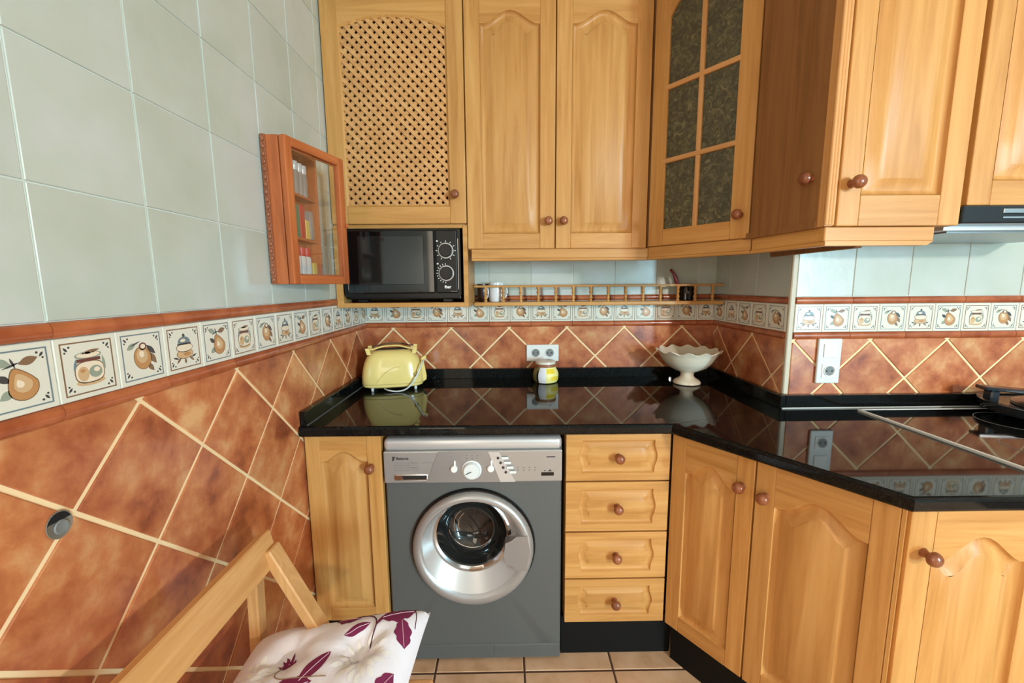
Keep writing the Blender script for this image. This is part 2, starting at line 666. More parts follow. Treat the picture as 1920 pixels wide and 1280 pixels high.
def motif(kind):
    shp = []                       # (poly, material, level)
    A = lambda p, m_, l=1: shp.append((p, m_, l))
    fr_m = 1 if kind in ('jar', 'tureen') else 0
    # frame line as four thin strips
    e, w = 0.0415, 0.0022
    A(rect(-e, e, e - w, e), fr_m)
    A(rect(-e, e, -e, -e + w), fr_m)
    A(rect(-e, -e + w, -e + w, e - w), fr_m)
    A(rect(e - w, e, -e + w, e - w), fr_m)
    for sx in (-1, 1):
        for sy in (-1, 1):
            A(leaf(sx * 0.0335, sy * 0.0315, 0.0045, 0.0018, sx * sy * 0.9), 5)
            A(ell(sx * 0.028, sy * 0.0345, 0.0018, 0.0018, 0, 8), 5)
            A(ell(sx * 0.035, sy * 0.0265, 0.0016, 0.0016, 0, 8), 5)
    if kind == 'pear':
        def pr(s, dx=0, dy=0):
            def f(t):
                r = 0.0185 * (1 + 0.0 * math.cos(t))
                x, y = r * math.cos(t), r * 1.0 * math.sin(t)
                if y > 0:
                    x *= 1 - 0.45 * (y / r)
                    y *= 1.45
                x, y = x * s + dx, y * s + dy
                a = 0.35
                return (0.006 + x * math.cos(a) - y * math.sin(a), -0.010 + x * math.sin(a) + y * math.cos(a))
            return blob(f)
        A(leaf(-0.014, -0.018, 0.011, 0.006, 0.5), 6)
        A(leaf(-0.016, 0.004, 0.010, 0.005, -0.6), 5)
        A(leaf(-0.016, 0.026, 0.012, 0.006, -0.35), 6)
        A(leaf(0.016, 0.025, 0.013, 0.006, 0.25), 1)
        A(pr(1.08), 1)
        A(pr(1.0), 2, 2)
        A(pr(0.62, 0.001, 0.003), 3, 3)
        A(pr(0.26, -0.002, 0.005), 4, 4)
        A(leaf(-0.003, 0.024, 0.008, 0.0015, 1.9), 5, 2)
        A(leaf(-0.005, 0.021, 0.012, 0.0014, 0.3), 5, 2)
    elif kind == 'jar':
        A(ell(0.0, -0.024, 0.024, 0.006), 3)
        A(blob(lambda t: (0.0245 * math.copysign(abs(math.cos(t)) ** 0.7, math.cos(t)), -0.008 + 0.018 * math.copysign(abs(math.sin(t)) ** 0.7, math.sin(t)))), 1)
        A(blob(lambda t: (0.0228 * math.copysign(abs(math.cos(t)) ** 0.7, math.cos(t)), -0.008 + 0.0165 * math.copysign(abs(math.sin(t)) ** 0.7, math.sin(t)))), 4, 2)
        A(ell(-0.011, -0.010, 0.009, 0.012), 3, 3)
        A(ell(0.009, -0.009, 0.011, 0.010), 6, 3)
        A(ell(0.011, -0.006, 0.005, 0.004), 4, 4)
        A(ell(-0.012, -0.005, 0.004, 0.003), 2, 4)
        A(rect(-0.019, 0.019, 0.009, 0.014), 7, 3)
        A(ell(0.0, 0.019, 0.022, 0.006), 6, 2)
        A(ell(0.0, 0.0195, 0.019, 0.0045), 4, 3)
        A(leaf(0.004, 0.024, 0.016, 0.003, 0.15), 1, 3)
        A(leaf(-0.022, 0.006, 0.010, 0.002, 1.3), 0, 3)
        A(leaf(0.024, 0.004, 0.012, 0.0022, 1.7), 6, 3)
    elif kind == 'peach':
        A(leaf(0.020, -0.006, 0.014, 0.006, -1.0), 1)
        A(leaf(0.014, -0.022, 0.011, 0.005, -0.9), 1)
        A(leaf(-0.022, 0.020, 0.011, 0.005, 0.5), 6)
        A(leaf(-0.014, 0.024, 0.012, 0.0013, 0.35), 5, 2)
        A(leaf(0.018, 0.010, 0.013, 0.005, -0.8), 5)
        A(ell(-0.001, -0.003, 0.0185, 0.022, 0.2, 20), 1)
        A(ell(-0.001, -0.003, 0.0172, 0.0208, 0.2, 20), 2, 2)
        A(ell(-0.002, 0.001, 0.0115, 0.014, 0.2, 16), 3, 3)
        A(ell(-0.003, 0.004, 0.005, 0.006, 0.2), 4, 4)
        A(ell(0.001, 0.018, 0.008, 0.007, 0.2), 7, 3)
        A(ell(0.001, 0.018, 0.005, 0.0045, 0.2), 4, 4)
    else:
        for sx in (-1, 1):
            A(leaf(sx * 0.017, -0.024, 0.009, 0.0025, sx * -0.7), 1)
            A(leaf(sx * 0.024, -0.019, 0.008, 0.002, sx * 0.3), 5)
        A(leaf(0.0, -0.027, 0.006, 0.003, 1.57), 1)
        A(ell(0.0, -0.012, 0.0225, 0.0105, 0, 18), 1)
        A(ell(0.0, -0.012, 0.021, 0.0092, 0, 18), 3, 2)
        A(ell(0.0, 0.001, 0.0225, 0.0095, 0, 18), 1, 2)
        A(ell(0.0, 0.001, 0.021, 0.008, 0, 18), 4, 3)
        A(ell(0.005, -0.013, 0.010, 0.004), 2, 4)
        A(rect(-0.018, 0.018, 0.007, 0.0105), 5, 3)
        A(blob(lambda t: (0.0165 * math.cos(t), 0.012 + (0.012 if math.sin(t) > 0 else 0.002) * math.sin(t))), 0, 3)
        A(ell(-0.003, 0.016, 0.007, 0.003), 4, 4)
        A(ell(0.0, 0.0265, 0.003, 0.0035), 5, 4)
    bm = B_()
    for p, k, l in shp:
        if area2(p) < 0:
            p = p[::-1]
        a = addring(bm, [(x, -0.00018 * l, y) for x, y in p])
        b = addring(bm, [(x, 0.0, y) for x, y in p])
        f = ringface(bm, a, k)
        bridge(bm, a, b, k)
    me_o = link('painted_motif', bm, PM)
    me = me_o.data
    bpy.data.objects.remove(me_o)
    return me


MOTIF = {k: motif(k) for k in ('pear', 'jar', 'peach', 'tureen')}
ROT = {id(FL): math.pi / 2, id(FB): 0.0, id(FP): -math.pi / 2, id(FR): 0.0}


def decor_row(fr, parent, edges, kinds, v0, v1):
    for (a, b), k in zip(zip(edges[:-1], edges[1:]), kinds):
        t = tile('decor_tile', fr, gap(rect(a, b, v0, v1), 0.0016), 0.006, 0.0012, 'decor_tile_glaze', parent)
        mo = bpy.data.objects.new('painted_motif', MOTIF[k])
        C.objects.link(mo)
        mo.parent = t
        mo.location = fr.n * 0.0061
        mo.rotation_euler = (0, 0, ROT[id(fr)])
        mo.scale = ((b - a) / 0.1, 1, 1)


def white_rows(fr, parent, us, v0, v1, h=0.2):
    v = v0
    while v < v1 - 0.01:
        t = min(v + h, v1)
        for a, b in zip(us[:-1], us[1:]):
            tile('white_tile', fr, gap(rect(a, b, v, t), 0.0032), 0.0030, 0.0012, 'white_tile', parent)
        v += h


def frange(a, b, s):
    o = []
    while a < b - 1e-4:
        o.append(a)
        a += s
    return o + [b]


ZON = [(0, ZD - 0.02, 'grout_cream'), (ZD - 0.02, ROOM_Z, 'grout_white')]
LEND = 2.3
# left wall
wl = wall_obj('wall_left', FL, 0, LEND, ZON, 'left kitchen wall, white tiles above a fruit border and terracotta diamonds')
uw = [0.0] + frange(0.191, LEND, 0.2)
white_rows(FL, wl, uw, ZT, ROOM_Z)
trim_row(FL, wl, uw, ZD + 0.1, ZT)
trim_row(FL, wl, uw, ZD - 0.025, ZD)
ud = [0.0] + frange(0.091, LEND, 0.1)
seq = ['peach', 'jar', 'pear', 'tureen']          # going towards the room from the corner
decor_row(FL, wl, ud, [seq[i % 4] for i in range(len(ud))], ZD, ZD + 0.1)
diag_tiles(FL, wl, 0, LEND, 0.0, ZD - 0.025, 0.134)
# back wall
wb = wall_obj('wall_back', FB, 0, W, ZON, 'back kitchen wall with white tiles, fruit border and terracotta diamonds')
uw = [0.0] + [0.193 + 0.2 * k for k in range(8)] + [W]
white_rows(FB, wb, uw, ZT, ROOM_Z)
trim_row(FB, wb, uw, ZD + 0.1, ZT)
trim_row(FB, wb, uw, ZD - 0.025, ZD)
ud = [0.0] + [0.093 + 0.1 * k for k in range(16)] + [W]
seq = ['tureen', 'pear', 'jar', 'peach']
decor_row(FB, wb, ud, [seq[i % 4] for i in range(len(ud))], ZD, ZD + 0.1)
diag_tiles(FB, wb, 0, W, 0.86, ZD - 0.025, 0.131, 0.279)
# return of the wall (side of the step)
wp = wall_obj('wall_return', FP, 0, -ST - 0.004, ZON, 'short return wall beside the bowl, facing the corner')
uw = [0.0, 0.135, 0.335, -ST - 0.008]
white_rows(FP, wp, uw, ZT, ROOM_Z)
trim_row(FP, wp, uw, ZD + 0.1, ZT)
trim_row(FP, wp, uw, ZD - 0.025, ZD)
decor_row(FP, wp, [0.0, 0.113, 0.217, 0.317, 0.422, -ST - 0.008], ['pear', 'tureen', 'pear', 'jar', 'peach'], ZD, ZD + 0.1)
diag_tiles(FP, wp, 0, -ST - 0.008, 0.86, ZD - 0.025, 0.04, 0.284)
# right wall (faces the camera)
wr = wall_obj('wall_right', FR, W + 0.004, ROOM_X, ZON, 'right kitchen wall behind the hob with the same tiling')
R0 = 1.698
uw = [R0] + frange(1.898, 3.498, 0.2)
white_rows(FR, wr, uw, ZT, ROOM_Z)
trim_row(FR, wr, uw, ZD + 0.1, ZT)
trim_row(FR, wr, uw, ZD - 0.025, ZD)
ud = frange(R0, 3.498, 0.1)
seq = ['tureen', 'pear', 'jar', 'peach']
decor_row(FR, wr, ud, [seq[i % 4] for i in range(len(ud))], ZD, ZD + 0.1)
diag_tiles(FR, wr, R0, 3.498, 0.86, ZD - 0.025, 1.702, 0.279)
bm = B_()
box(bm, W - 0.005, W + 0.014, ST - 0.0065, ST + 0.008, 0.93, ROOM_Z - 0.02, 0.003)
struct(link('trim_1', bm, 'bead_white'), 'pale corner bead on the edge of the wall step')
# rest of the room behind the photographer
bm = B_()
box(bm, -0.1, 0.0, -4.05, -LEND, 2.32, ROOM_Z)
box(bm, -0.1, 0.0, -2.42, -LEND, 0, 2.32)
box(bm, -0.1, 0.0, ROOM_Y, -4.05, 0, ROOM_Z)
struct(link('wall_left_rear', bm, 'plaster'), 'plain plaster wall round the opening of the added fill light')
bm = B_()
for a_, b_ in ((-4.05, -3.99), (-3.265, -3.205), (-2.48, -2.42)):
    box(bm, -0.08, -0.03, a_, b_, 0.0, 2.32, 0.003)
for z_ in (0.0, 2.26):
    box(bm, -0.08, -0.03, -3.99, -2.48, z_, z_ + 0.06, 0.003)
d1 = struct(link('door_1', bm, 'cherry_z'), 'wide glazed wooden door, unseen, framing the added fill light')  # unseen door, glazed to suit the added warm fill
bm = B_()
box(bm, -0.058, -0.052, -3.99, -2.48, 0.06, 2.26)
link('pane', bm, 'clear_glass', d1)
bm = B_()
box(bm, ROOM_X, ROOM_X + 0.1, ROOM_Y - 0.1, ST + 0.1, 0, ROOM_Z)
struct(link('wall_far_right', bm, 'plaster'), 'plain plaster wall at the far right of the room')
# rear wall around its two openings: added wide window for fill and tall narrow balcony door
bm = B_()
y0, y1 = ROOM_Y - 0.12, ROOM_Y
wx0, wx1, bx0, bx1 = 0.2, 1.9, BDX - 0.2, BDX + 0.2
box(bm, -0.1, wx0, y0, y1, 0, ROOM_Z)
box(bm, wx0, wx1, y0, y1, 0, 1.07)
box(bm, wx0, wx1, y0, y1, 2.17, ROOM_Z)
box(bm, wx1, bx0, y0, y1, 0, ROOM_Z)
box(bm, bx0, bx1, y0, y1, 0, 0.3)
box(bm, bx0, bx1, y0, y1, 2.2, ROOM_Z)
box(bm, bx1, ROOM_X + 0.1, y0, y1, 0, ROOM_Z)
struct(link('wall_rear', bm, 'plaster'), 'plaster wall behind the photographer with balcony door and added fill window')


def window(name, x0, x1, z0, z1, mull, label):
    bm = B_()
    f = 0.03
    for a, b, c, d in ((x0, x0 + f, z0, z1), (x1 - f, x1, z0, z1), (x0 + f, x1 - f, z0, z0 + f), (x0 + f, x1 - f, z1 - f, z1)):
        box(bm, a, b, ROOM_Y - 0.09, ROOM_Y - 0.03, c, d, 0.003)
    for mxx in mull:
        box(bm, mxx - 0.02, mxx + 0.02, ROOM_Y - 0.09, ROOM_Y - 0.03, z0 + f, z1 - f, 0.003)
    w = struct(link(name, bm, 'white_plastic'), label)
    bm = B_()
    box(bm, x0 + f, x1 - f, ROOM_Y - 0.064, ROOM_Y - 0.058, z0 + f, z1 - f)
    link('pane', bm, 'clear_glass', w)


window('added_window', wx0, wx1, 1.07, 2.17, [1.05], 'wide window added behind the photographer for fill light')  # invented window, put in as a setting for the rear fill
window('window_2', bx0, bx1, 0.3, 2.2, [], 'tall narrow balcony window in the rear corner')
bm = B_()
box(bm, -0.2, ROOM_X + 0.1, ROOM_Y - 0.1, 0.1, ROOM_Z, ROOM_Z + 0.08)
struct(link('ceiling', bm, 'ceiling_white'), 'plain pale ceiling')
bm = B_()
box(bm, -0.2, ROOM_X + 0.1, ROOM_Y - 0.1, 0.1, -0.1, -0.002)
fl = struct(link('floor', bm, 'grout_dark'), 'floor of beige square tiles with dark joints')
FP_ = 0.309
bmt = B_()
g = 0.0035
pf = rect(-FP_ / 2 + g, FP_ / 2 - g, -FP_ / 2 + g, FP_ / 2 - g)
pa, pb, pc = addring(bmt, [(x, y, -0.004) for x, y in pf]), addring(bmt, [(x, y, -0.0015) for x, y in pf]), addring(bmt, [(x, y, 0) for x, y in inset(pf, 0.002)])
bridge(bmt, pa, pb)
bridge(bmt, pb, pc)
ringface(bmt, pc)
ft0 = link('floor_tile', bmt, 'floor_tile', fl)
first = True
for i in range(-4, 9):
    for j in range(-11, 2):
        cx, cy = 1.037 + (i - 0.5) * FP_, -0.727 + (j + 0.5) * FP_
        if not (-0.02 < cx < ROOM_X + 0.1 and ROOM_Y - 0.1 < cy < 0.1):
            continue
        if cy > -0.55 and cx > 0.3:
            continue
        if first:
            ft0.location = (cx, cy, 0)
            first = False
        else:
            copy_obj(ft0, fl, (cx, cy, 0))

# ------------------------------------------------------------------ cabinet builders
def knob(parent, x, z, y=0.0, mat='knob_wood', r=0.0165):
    bm = B_()
    M = Matrix.Translation((x, y, z)) @ Matrix.Rotation(math.pi / 2, 4, 'X')
    lathe(bm, [(0.0, -0.001), (0.011, 0.0), (0.0085, 0.006), (0.0075, 0.012), (r * 0.7, 0.016), (r, 0.022), (r, 0.027), (r * 0.82, 0.033), (r * 0.45, 0.0365), (0, 0.0375)], 18, 0, M)
    return part_label(link('knob', bm, mat, parent, smooth=True), 'turned dark brown wooden knob')


def outline(w, h, s, rb, rt, arch, side=0.0, round_arch=False, n=26):
    """opening of a frame, counter-clockwise from the front; top bulges up by arch, sides bulge out by side"""
    x0, x1, z0, z1 = s, w - s, rb, h - rt - arch
    P = []
    m_ = 8
    for k in range(m_):
        P.append((x0 + (x1 - x0) * k / m_, z0))
    for k in range(n if side else m_):
        t = k / (n if side else m_)
        b = side * 0.5 * (1 - math.cos(2 * math.pi * min(1, max(0, (t - 0.1) / 0.8)))) if side else 0
        P.append((x1 + b, z0 + (z1 - z0) * t))
    for k in range(n):
        t = k / n
        if round_arch:
            a = arch * (1 - (2 * t - 1) ** 2)
        else:
            a = arch * (0.5 * (1 - math.cos(2 * math.pi * min(1, max(0, (t - 0.06) / 0.88)))))
            a = arch * (a / arch) ** 0.85 if arch else 0
        P.append((x1 - (x1 - x0) * t, z1 + a))
    for k in range(n if side else m_):
        t = k / (n if side else m_)
        b = side * 0.5 * (1 - math.cos(2 * math.pi * min(1, max(0, (t - 0.1) / 0.8)))) if side else 0
        P.append((x0 - b, z1 - (z1 - z0) * t))
    return P


def raised(bm, gen, steps, mi=0):
    prev = None
    for d, y in steps:
        rg = addring(bm, [(x, y, z) for x, z in gen(d)])
        if prev:
            bridge(bm, prev, rg, mi)
        prev = rg
    f = ringface(bm, prev, mi)
    if f:
        bmesh.ops.triangulate(bm, faces=[f])


STEPS = [(0, 0.0), (0.002, 0.006), (0.007, 0.0105), (0.012, 0.0125), (0.0145, 0.0125), (0.038, 0.003), (0.041, 0.0015)]


def panel_door(cab, x, y, z, w, h, s=0.055, rb=0.055, rt=0.05, arch=0.045, kx=None, kz=None, fam='oak', steps=STEPS, label=None):
    t = 0.019
    bm = B_()
    P = outline(w, h, s, rb, rt, arch)
    raised(bm, lambda d: outline(w, h, s + d, rb + d, rt + d, arch * (1 - 2.2 * d)), steps)
    box(bm, 0.002, w - 0.002, 0.0135, t, 0.002, h - 0.002)
    d = link('door', bm, fam + '_z', cab, (x, y, z), smooth=True)
    if label:
        part_label(d, label)
    for a in (0, w - s):
        bm = B_()
        box(bm, a, a + s, 0, t - 0.001, 0, h, 0.0025, 2)
        link('stile', bm, fam + '_z', d)
    bm = B_()
    box(bm, s, w - s, 0, t - 0.001, 0, rb, 0.0012)
    link('rail', bm, fam + '_x', d)
    bm = B_()
    n = 26
    top = sorted(P[16:16 + n + 1])
    arch_rail(bm, top, h, 0.0, t - 0.001)
    link('rail', bm, fam + '_x', d)
    if kx is not None:
        knob(d, kx, kz)
    return d


def arch_rail(bm, top, h, y0, y1):
    """top rail: curved lower edge given by top (x rising), straight upper edge at h"""
    cols = []
    for x, z in top:
        cols.append([bm.verts.new(c) for c in ((x, y0, z), (x, y0, h), (x, y1, h), (x, y1, z))])
    for a, b in zip(cols[:-1], cols[1:]):
        bridge(bm, a, b)
    ringface(bm, cols[0][::-1])
    ringface(bm, cols[-1])


def drawer_front(cab, x, y, z, w, h, fam='oak', label=None):
    bm = B_()
    P = outline(w, h, 0.052, 0.026, 0.026, 0.0, side=0.010)
    R = outline(w, h, 0.0, 0.0, 0.0, 0.0, side=1e-9)
    # rectangle with as many points as the outline
    a = addring(bm, [(p[0], 0.0, p[1]) for p in R])
    b = addring(bm, [(p[0], 0.0, p[1]) for p in P])
    bridge(bm, a, b)
    c = addring(bm, [(p[0], 0.019, p[1]) for p in R])
    bridge(bm, c, a)
    prev = b
    for dd, yy in [(0.0025, 0.005), (0.007, 0.0085), (0.011, 0.009), (0.026, 0.002), (0.0275, 0.001)]:
        rg = addring(bm, [(p[0], yy, p[1]) for p in outline(w, h, 0.052 + dd, 0.026 + dd, 0.026 + dd, 0.0, side=0.010 * (1 - 8 * dd))])
        bridge(bm, prev, rg)
        prev = rg
    f = ringface(bm, prev)
    bmesh.ops.triangulate(bm, faces=[f])
    d = link('drawer', bm, fam + '_x', cab, (x, y, z), smooth=True)
    if label:
        part_label(d, label)
    knob(d, w / 2, h / 2, 0.001)
    return d


ZC = 0.882
YF = -0.684
# ------------------------------------------------------------------ worktop
def slab(name, poly, z0, z1, r=0.012):
    bm = B_()
    rings = []
    for d, z in [(0.004, z0), (0.0, z0 + 0.006), (0.0, z1 - r), (r * 0.3, z1 - r * 0.3), (r, z1)]:
        rings.append(addring(bm, [(x, y, z) for x, y in (inset(poly, d) if d else poly)]))
    for a, b in zip(rings[:-1], rings[1:]):
        bridge(bm, a, b)
    f1, f2 = ringface(bm, rings[-1]), ringface(bm, rings[0][::-1])
    bmesh.ops.triangulate(bm, faces=[f1, f2])
    return bm


wt = thing('worktop', 'polished black granite worktop running round the corner over the base cabinets', 'worktop', (0, 0, 0.85))
XR = 3.0


def wpart(name, bm, mat, smooth=False):
    o = link(name, bm, mat, wt, smooth=smooth)
    o.location = (0, 0, -0.85)
    return o


def dens(p):
    return p


s1 = [(0.0065, -0.712), (1.206, -0.722), (W - 0.0065, ST - 0.002), (W - 0.0065, -0.0065), (0.0065, -0.0065)]
s2 = [(1.2065, -0.7235), (1.528, -1.2), (XR, -1.203), (XR, ST - 0.0065), (W, ST - 0.0065), (W - 0.0065, ST - 0.004)]


def slab_mesh(poly, round_edges, z0, z1):
    """prism whose listed sides get a rounded nose"""
    bm = B_()
    prism_z(bm, poly, z0, z1)
    bm.edges.ensure_lookup_table()
    sel = []
    for e in bm.edges:
        a, b = e.verts[0].co, e.verts[1].co
        if abs(a.z - b.z) > 1e-5:
            continue
        for (p, q) in round_edges:
            pa, qa = Vector(p), Vector(q)
            if ((a.xy - pa).length < 1e-4 and (b.xy - qa).length < 1e-4) or ((a.xy - qa).length < 1e-4 and (b.xy - pa).length < 1e-4):
                sel.append(e)
    bmesh.ops.bevel(bm, geom=sel, offset=0.009, segments=3, affect='EDGES', profile=0.5)
    return bm


wpart('slab', slab_mesh(s1, [(s1[0], s1[1])], 0.848, ZC), 'granite')
wpart('slab', slab_mesh(s2, [(s2[0], s2[1]), (s2[1], s2[2])], 0.848, ZC), 'granite')
bm = B_()
box(bm, 0.0065, 0.0265, -0.70, -0.0065, ZC - 0.001, 0.93, 0.0025, 2)
wpart('upstand', bm, 'granite')
bm = B_()
box(bm, 0.0265, W - 0.0265, -0.0265, -0.0065, ZC - 0.001, 0.93, 0.0025, 2)
wpart('upstand', bm, 'granite')
bm = B_()
box(bm, W - 0.0265, W - 0.0065, ST - 0.028, -0.0065, ZC - 0.001, 0.93, 0.0025, 2)
wpart('upstand', bm, 'granite')
bm = B_()
box(bm, W - 0.0065, XR, ST - 0.028, ST - 0.0065, ZC - 0.001, 0.93, 0.0025, 2)
wpart('upstand', bm, 'granite')
bm = B_()
tube(bm, [(0.028, -0.695, ZC + 0.0012), (0.028, -0.03, ZC + 0.0012)], 0.0022, 6)
wpart('silicone_joint', bm, 'seam')
bm = B_()
tube(bm, [(W - 0.02, ST - 0.0295, ZC + 0.0015), (XR, ST - 0.0295, ZC + 0.0015)], 0.0035, 6)
wpart('silicone_joint', bm, 'silicone')

# ------------------------------------------------------------------ base cabinets
BT = 0.846
nc = thing('narrow_base_cabinet', 'narrow oak base cabinet between tiled wall and washing machine', 'cabinet', (0.008, YF, 0))
bm = B_()
box(bm, 0.0, 0.25, 0.02, 0.66, 0.168, 0.847)
link('body', bm, 'oak_z', nc)
bm = B_()
box(bm, 0.0, 0.25, 0.03, 0.05, 0.0, 0.17)
link('plinth', bm, 'plinth_black', nc)
panel_door(nc, 0.0, 0, 0.17, 0.25, 0.673, 0.048, 0.05, 0.055, 0.035, 0.215, 0.565)

dr = thing('drawer_cabinet', 'oak base unit of four small drawers beside the washing machine', 'cabinet', (0.868, YF, 0))
bm = B_()
box(bm, 0.004, 0.352, 0.02, 0.66, 0.15, 0.847)
link('body', bm, 'oak_z', dr)
bm = B_()
box(bm, -0.006, 0.39, 0.027, 0.05, 0.0, 0.152, 0.002)
link('plinth', bm, 'plinth_black', dr)
for z0, z1 in ((0.676, 0.843), (0.494, 0.670), (0.319, 0.488), (0.150, 0.313)):
    drawer_front(dr, 0.004, 0, z0, 0.348, z1 - z0)

P0, P1 = Vector((1.222, -0.690)), Vector((1.552, -1.163))
dv = (P1 - P0).normalized()
LN = (P1 - P0).length
ang = math.atan2(dv.y, dv.x)
cc = thing('corner_base_cabinet', 'two-door oak base cabinet set diagonally under the worktop corner', 'cabinet', (P0.x, P0.y, 0), ang)
bm = B_()
prism_z(bm, [(0.02, 0.021), (LN - 0.05, 0.021), (0.20, 0.26), (0.045, 0.26)], 0.15, 0.847)
link('body', bm, 'oak_z', cc)
bm = B_()
box(bm, 0.01, LN - 0.01, 0.03, 0.05, 0, 0.152)
link('plinth', bm, 'plinth_black', cc)
wA, wB = 0.262, LN - 0.262 - 0.010
panel_door(cc, 0.002, 0, 0.15, wA - 0.002, 0.694, 0.05, 0.055, 0.07, 0.05, wA - 0.035, 0.60)
panel_door(cc, wA + 0.004, 0, 0.15, wB - 0.002, 0.694, 0.05, 0.055, 0.07, 0.05, 0.028, 0.595)
bm = B_()
box(bm, LN - 0.007, LN, 0.0, 0.02, 0.15, 0.846)
link('end_strip', bm, 'oak_z', cc)

rc = thing('hob_base_cabinet', 'oak base cabinet under the hob with arched panel door', 'cabinet', (1.558, -1.165, 0))
bm = B_()
box(bm, 0.0, 1.4, 0.02, 0.60, 0.15, 0.847)
link('body', bm, 'oak_z', rc)
bm = B_()
box(bm, 0.0, 1.4, 0.03, 0.05, 0, 0.152)
link('plinth', bm, 'plinth_black', rc)
panel_door(rc, 0.004, 0, 0.15, 0.335, 0.694, 0.058, 0.06, 0.075, 0.06, 0.036, 0.585)
panel_door(rc, 0.343, 0, 0.15, 0.335, 0.694, 0.058, 0.06, 0.075, 0.06, 0.30, 0.585)
panel_door(rc, 0.683, 0, 0.15, 0.335, 0.694, 0.058, 0.06, 0.075, 0.06, 0.036, 0.585)

# ------------------------------------------------------------------ upper cabinets
UY = -0.345
UT = 2.42
mc = thing('microwave_cabinet', 'oak wall unit with lattice door above an open microwave niche', 'cabinet', (0.007, UY, 1.245))
mw_w = 0.520
bm = B_()                                   # hollow carcass, z relative to 1.245
for a, b, c, d in ((0, 0.020, 0, UT - 1.245), (mw_w - 0.018, mw_w, 0, UT - 1.245)):
    box(bm, a, b, 0.018, 0.338, c, d)
for z in (0.0, 0.315, UT - 1.245 - 0.018):
    box(bm, 0.018, mw_w - 0.018, 0.018, 0.338, z, z + 0.018)
link('body', bm, 'oak_y', mc)
bm = B_()
box(bm, 0.0, 0.028, 0, 0.018, 0, 0.315, 0.001)
box(bm, mw_w - 0.018, mw_w, 0, 0.018, 0, 0.315, 0.001)
box(bm, 0.028, mw_w - 0.018, 0, 0.018, 0, 0.018, 0.001)
box(bm, 0.028, mw_w - 0.018, 0.004, 0.018, 0.305, 0.317, 0.001)
link('niche_frame', bm, 'oak_x', mc)
bm = B_()
box(bm, 0.018, mw_w - 0.018, 0.33, 0.338, 0, UT - 1.245)
link('back_panel', bm, 'inner_wood', mc)
# lattice door
dz0, dw, dh = 0.322, mw_w - 0.002, UT - 1.245 - 0.322
P = outline(dw, dh, 0.062, 0.065, 0.115, 0.036, round_arch=True)
bm = B_()
ip = inset(P, 0.006)
ra, rb_, rc_, rd_ = (addring(bm, [(x, 0.0005, z) for x, z in P]), addring(bm, [(x, 0.006, z) for x, z in ip]), addring(bm, [(x, 0.0175, z) for x, z in ip]), addring(bm, [(x, 0.0175, z) for x, z in inset(P, -0.003)]))
bridge(bm, ra, rb_)
bridge(bm, rb_, rc_)
bridge(bm, rc_, rd_)
ld = part_label(link('door', bm, 'oak_z', mc, (0, 0, dz0)), 'arched door filled with diagonal lattice')
for a in (0, dw - 0.062):
    bm = B_()
    box(bm, a, a + 0.062, 0, 0.019, 0, dh, 0.003, 2)
    link('stile', bm, 'oak_z', ld)
bm = B_()
box(bm, 0.062, dw - 0.062, 0, 0.018, 0, 0.065, 0.002)
link('rail', bm, 'oak_x', ld)
top = sorted(set((round(a, 5), round(b, 5)) for a, b in P if b > dh - 0.115 - 0.055 - 1e-6))
bm = B_()
arch_rail(bm, sorted(P[16:16 + 27]), dh, 0.0, 0.018)
link('rail', bm, 'oak_x', ld)
conv = [p for p in P]
PITCH, SWD = 0.0335, 0.0138
for sgn, yy in ((-1, 0.006), (1, 0.010)):
    k = -40
    while k < 60:
        c0 = 0.06 + k * PITCH
        k += 1
        dxy = Vector((1, sgn)).normalized()
        nn = Vector((-dxy.y, dxy.x))
        base = Vector((c0, 0.03 if sgn > 0 else 0.03))
        q = [base + dxy * -1.5 - nn * SWD / 2, base + dxy * 1.5 - nn * SWD / 2, base + dxy * 1.5 + nn * SWD / 2, base + dxy * -1.5 + nn * SWD / 2]
        q = [tuple(v_) for v_ in q]
        if area2(q) < 0:
            q = q[::-1]
        cl = clip(q, conv)
        if len(cl) < 3 or abs(area2(cl)) < 3e-5:
            continue
        bm = B_()
        prism_y(bm, cl, yy, yy + 0.0045)
        link('slat', bm, 'beech_z' if sgn > 0 else 'beech_x', ld)
knob(ld, dw - 0.040, 0.105)

tc = thing('wall_cabinet', 'oak wall cabinet with two arched panel doors above the shelf rail', 'cabinet', (0.529, UY, 1.423))
bm = B_()
box(bm, 0.0, 0.70, 0.02, 0.338, 0.045, UT - 1.423)
link('body', bm, 'oak_z', tc)
bm = B_()
box(bm, 0.012, 0.712, 0.008, 0.026, 0.010, 0.047, 0.002)
box(bm, 0.012, 0.712, 0.004, 0.026, 0.0, 0.011, 0.003, 2)
link('light_pelmet', bm, 'oak_x', tc)
dh = UT - 1.472
panel_door(tc, 0.0, 0, 0.047, 0.338, dh, 0.058, 0.058, 0.098, 0.045, 0.338 - 0.026, 0.102)
panel_door(tc, 0.342, 0, 0.047, 0.354, dh, 0.058, 0.058, 0.098, 0.045, 0.028, 0.102)

# corner wall cabinet: glazed diagonal door and a side door
A_, Bp, Cp = Vector((1.231, -0.347)), Vector((1.458, -0.652)), Vector((1.487, -0.925))
gc = thing('corner_wall_cabinet', 'oak corner wall cabinet with six-pane glazed door and side door', 'cabinet', (1.45, -0.4, 1.423))


def gpart(name, bm, mat, smooth=False):
    o = link(name, bm, mat, gc, smooth=smooth)
    o.location = (-1.45, 0.4, -1.423)
    return o


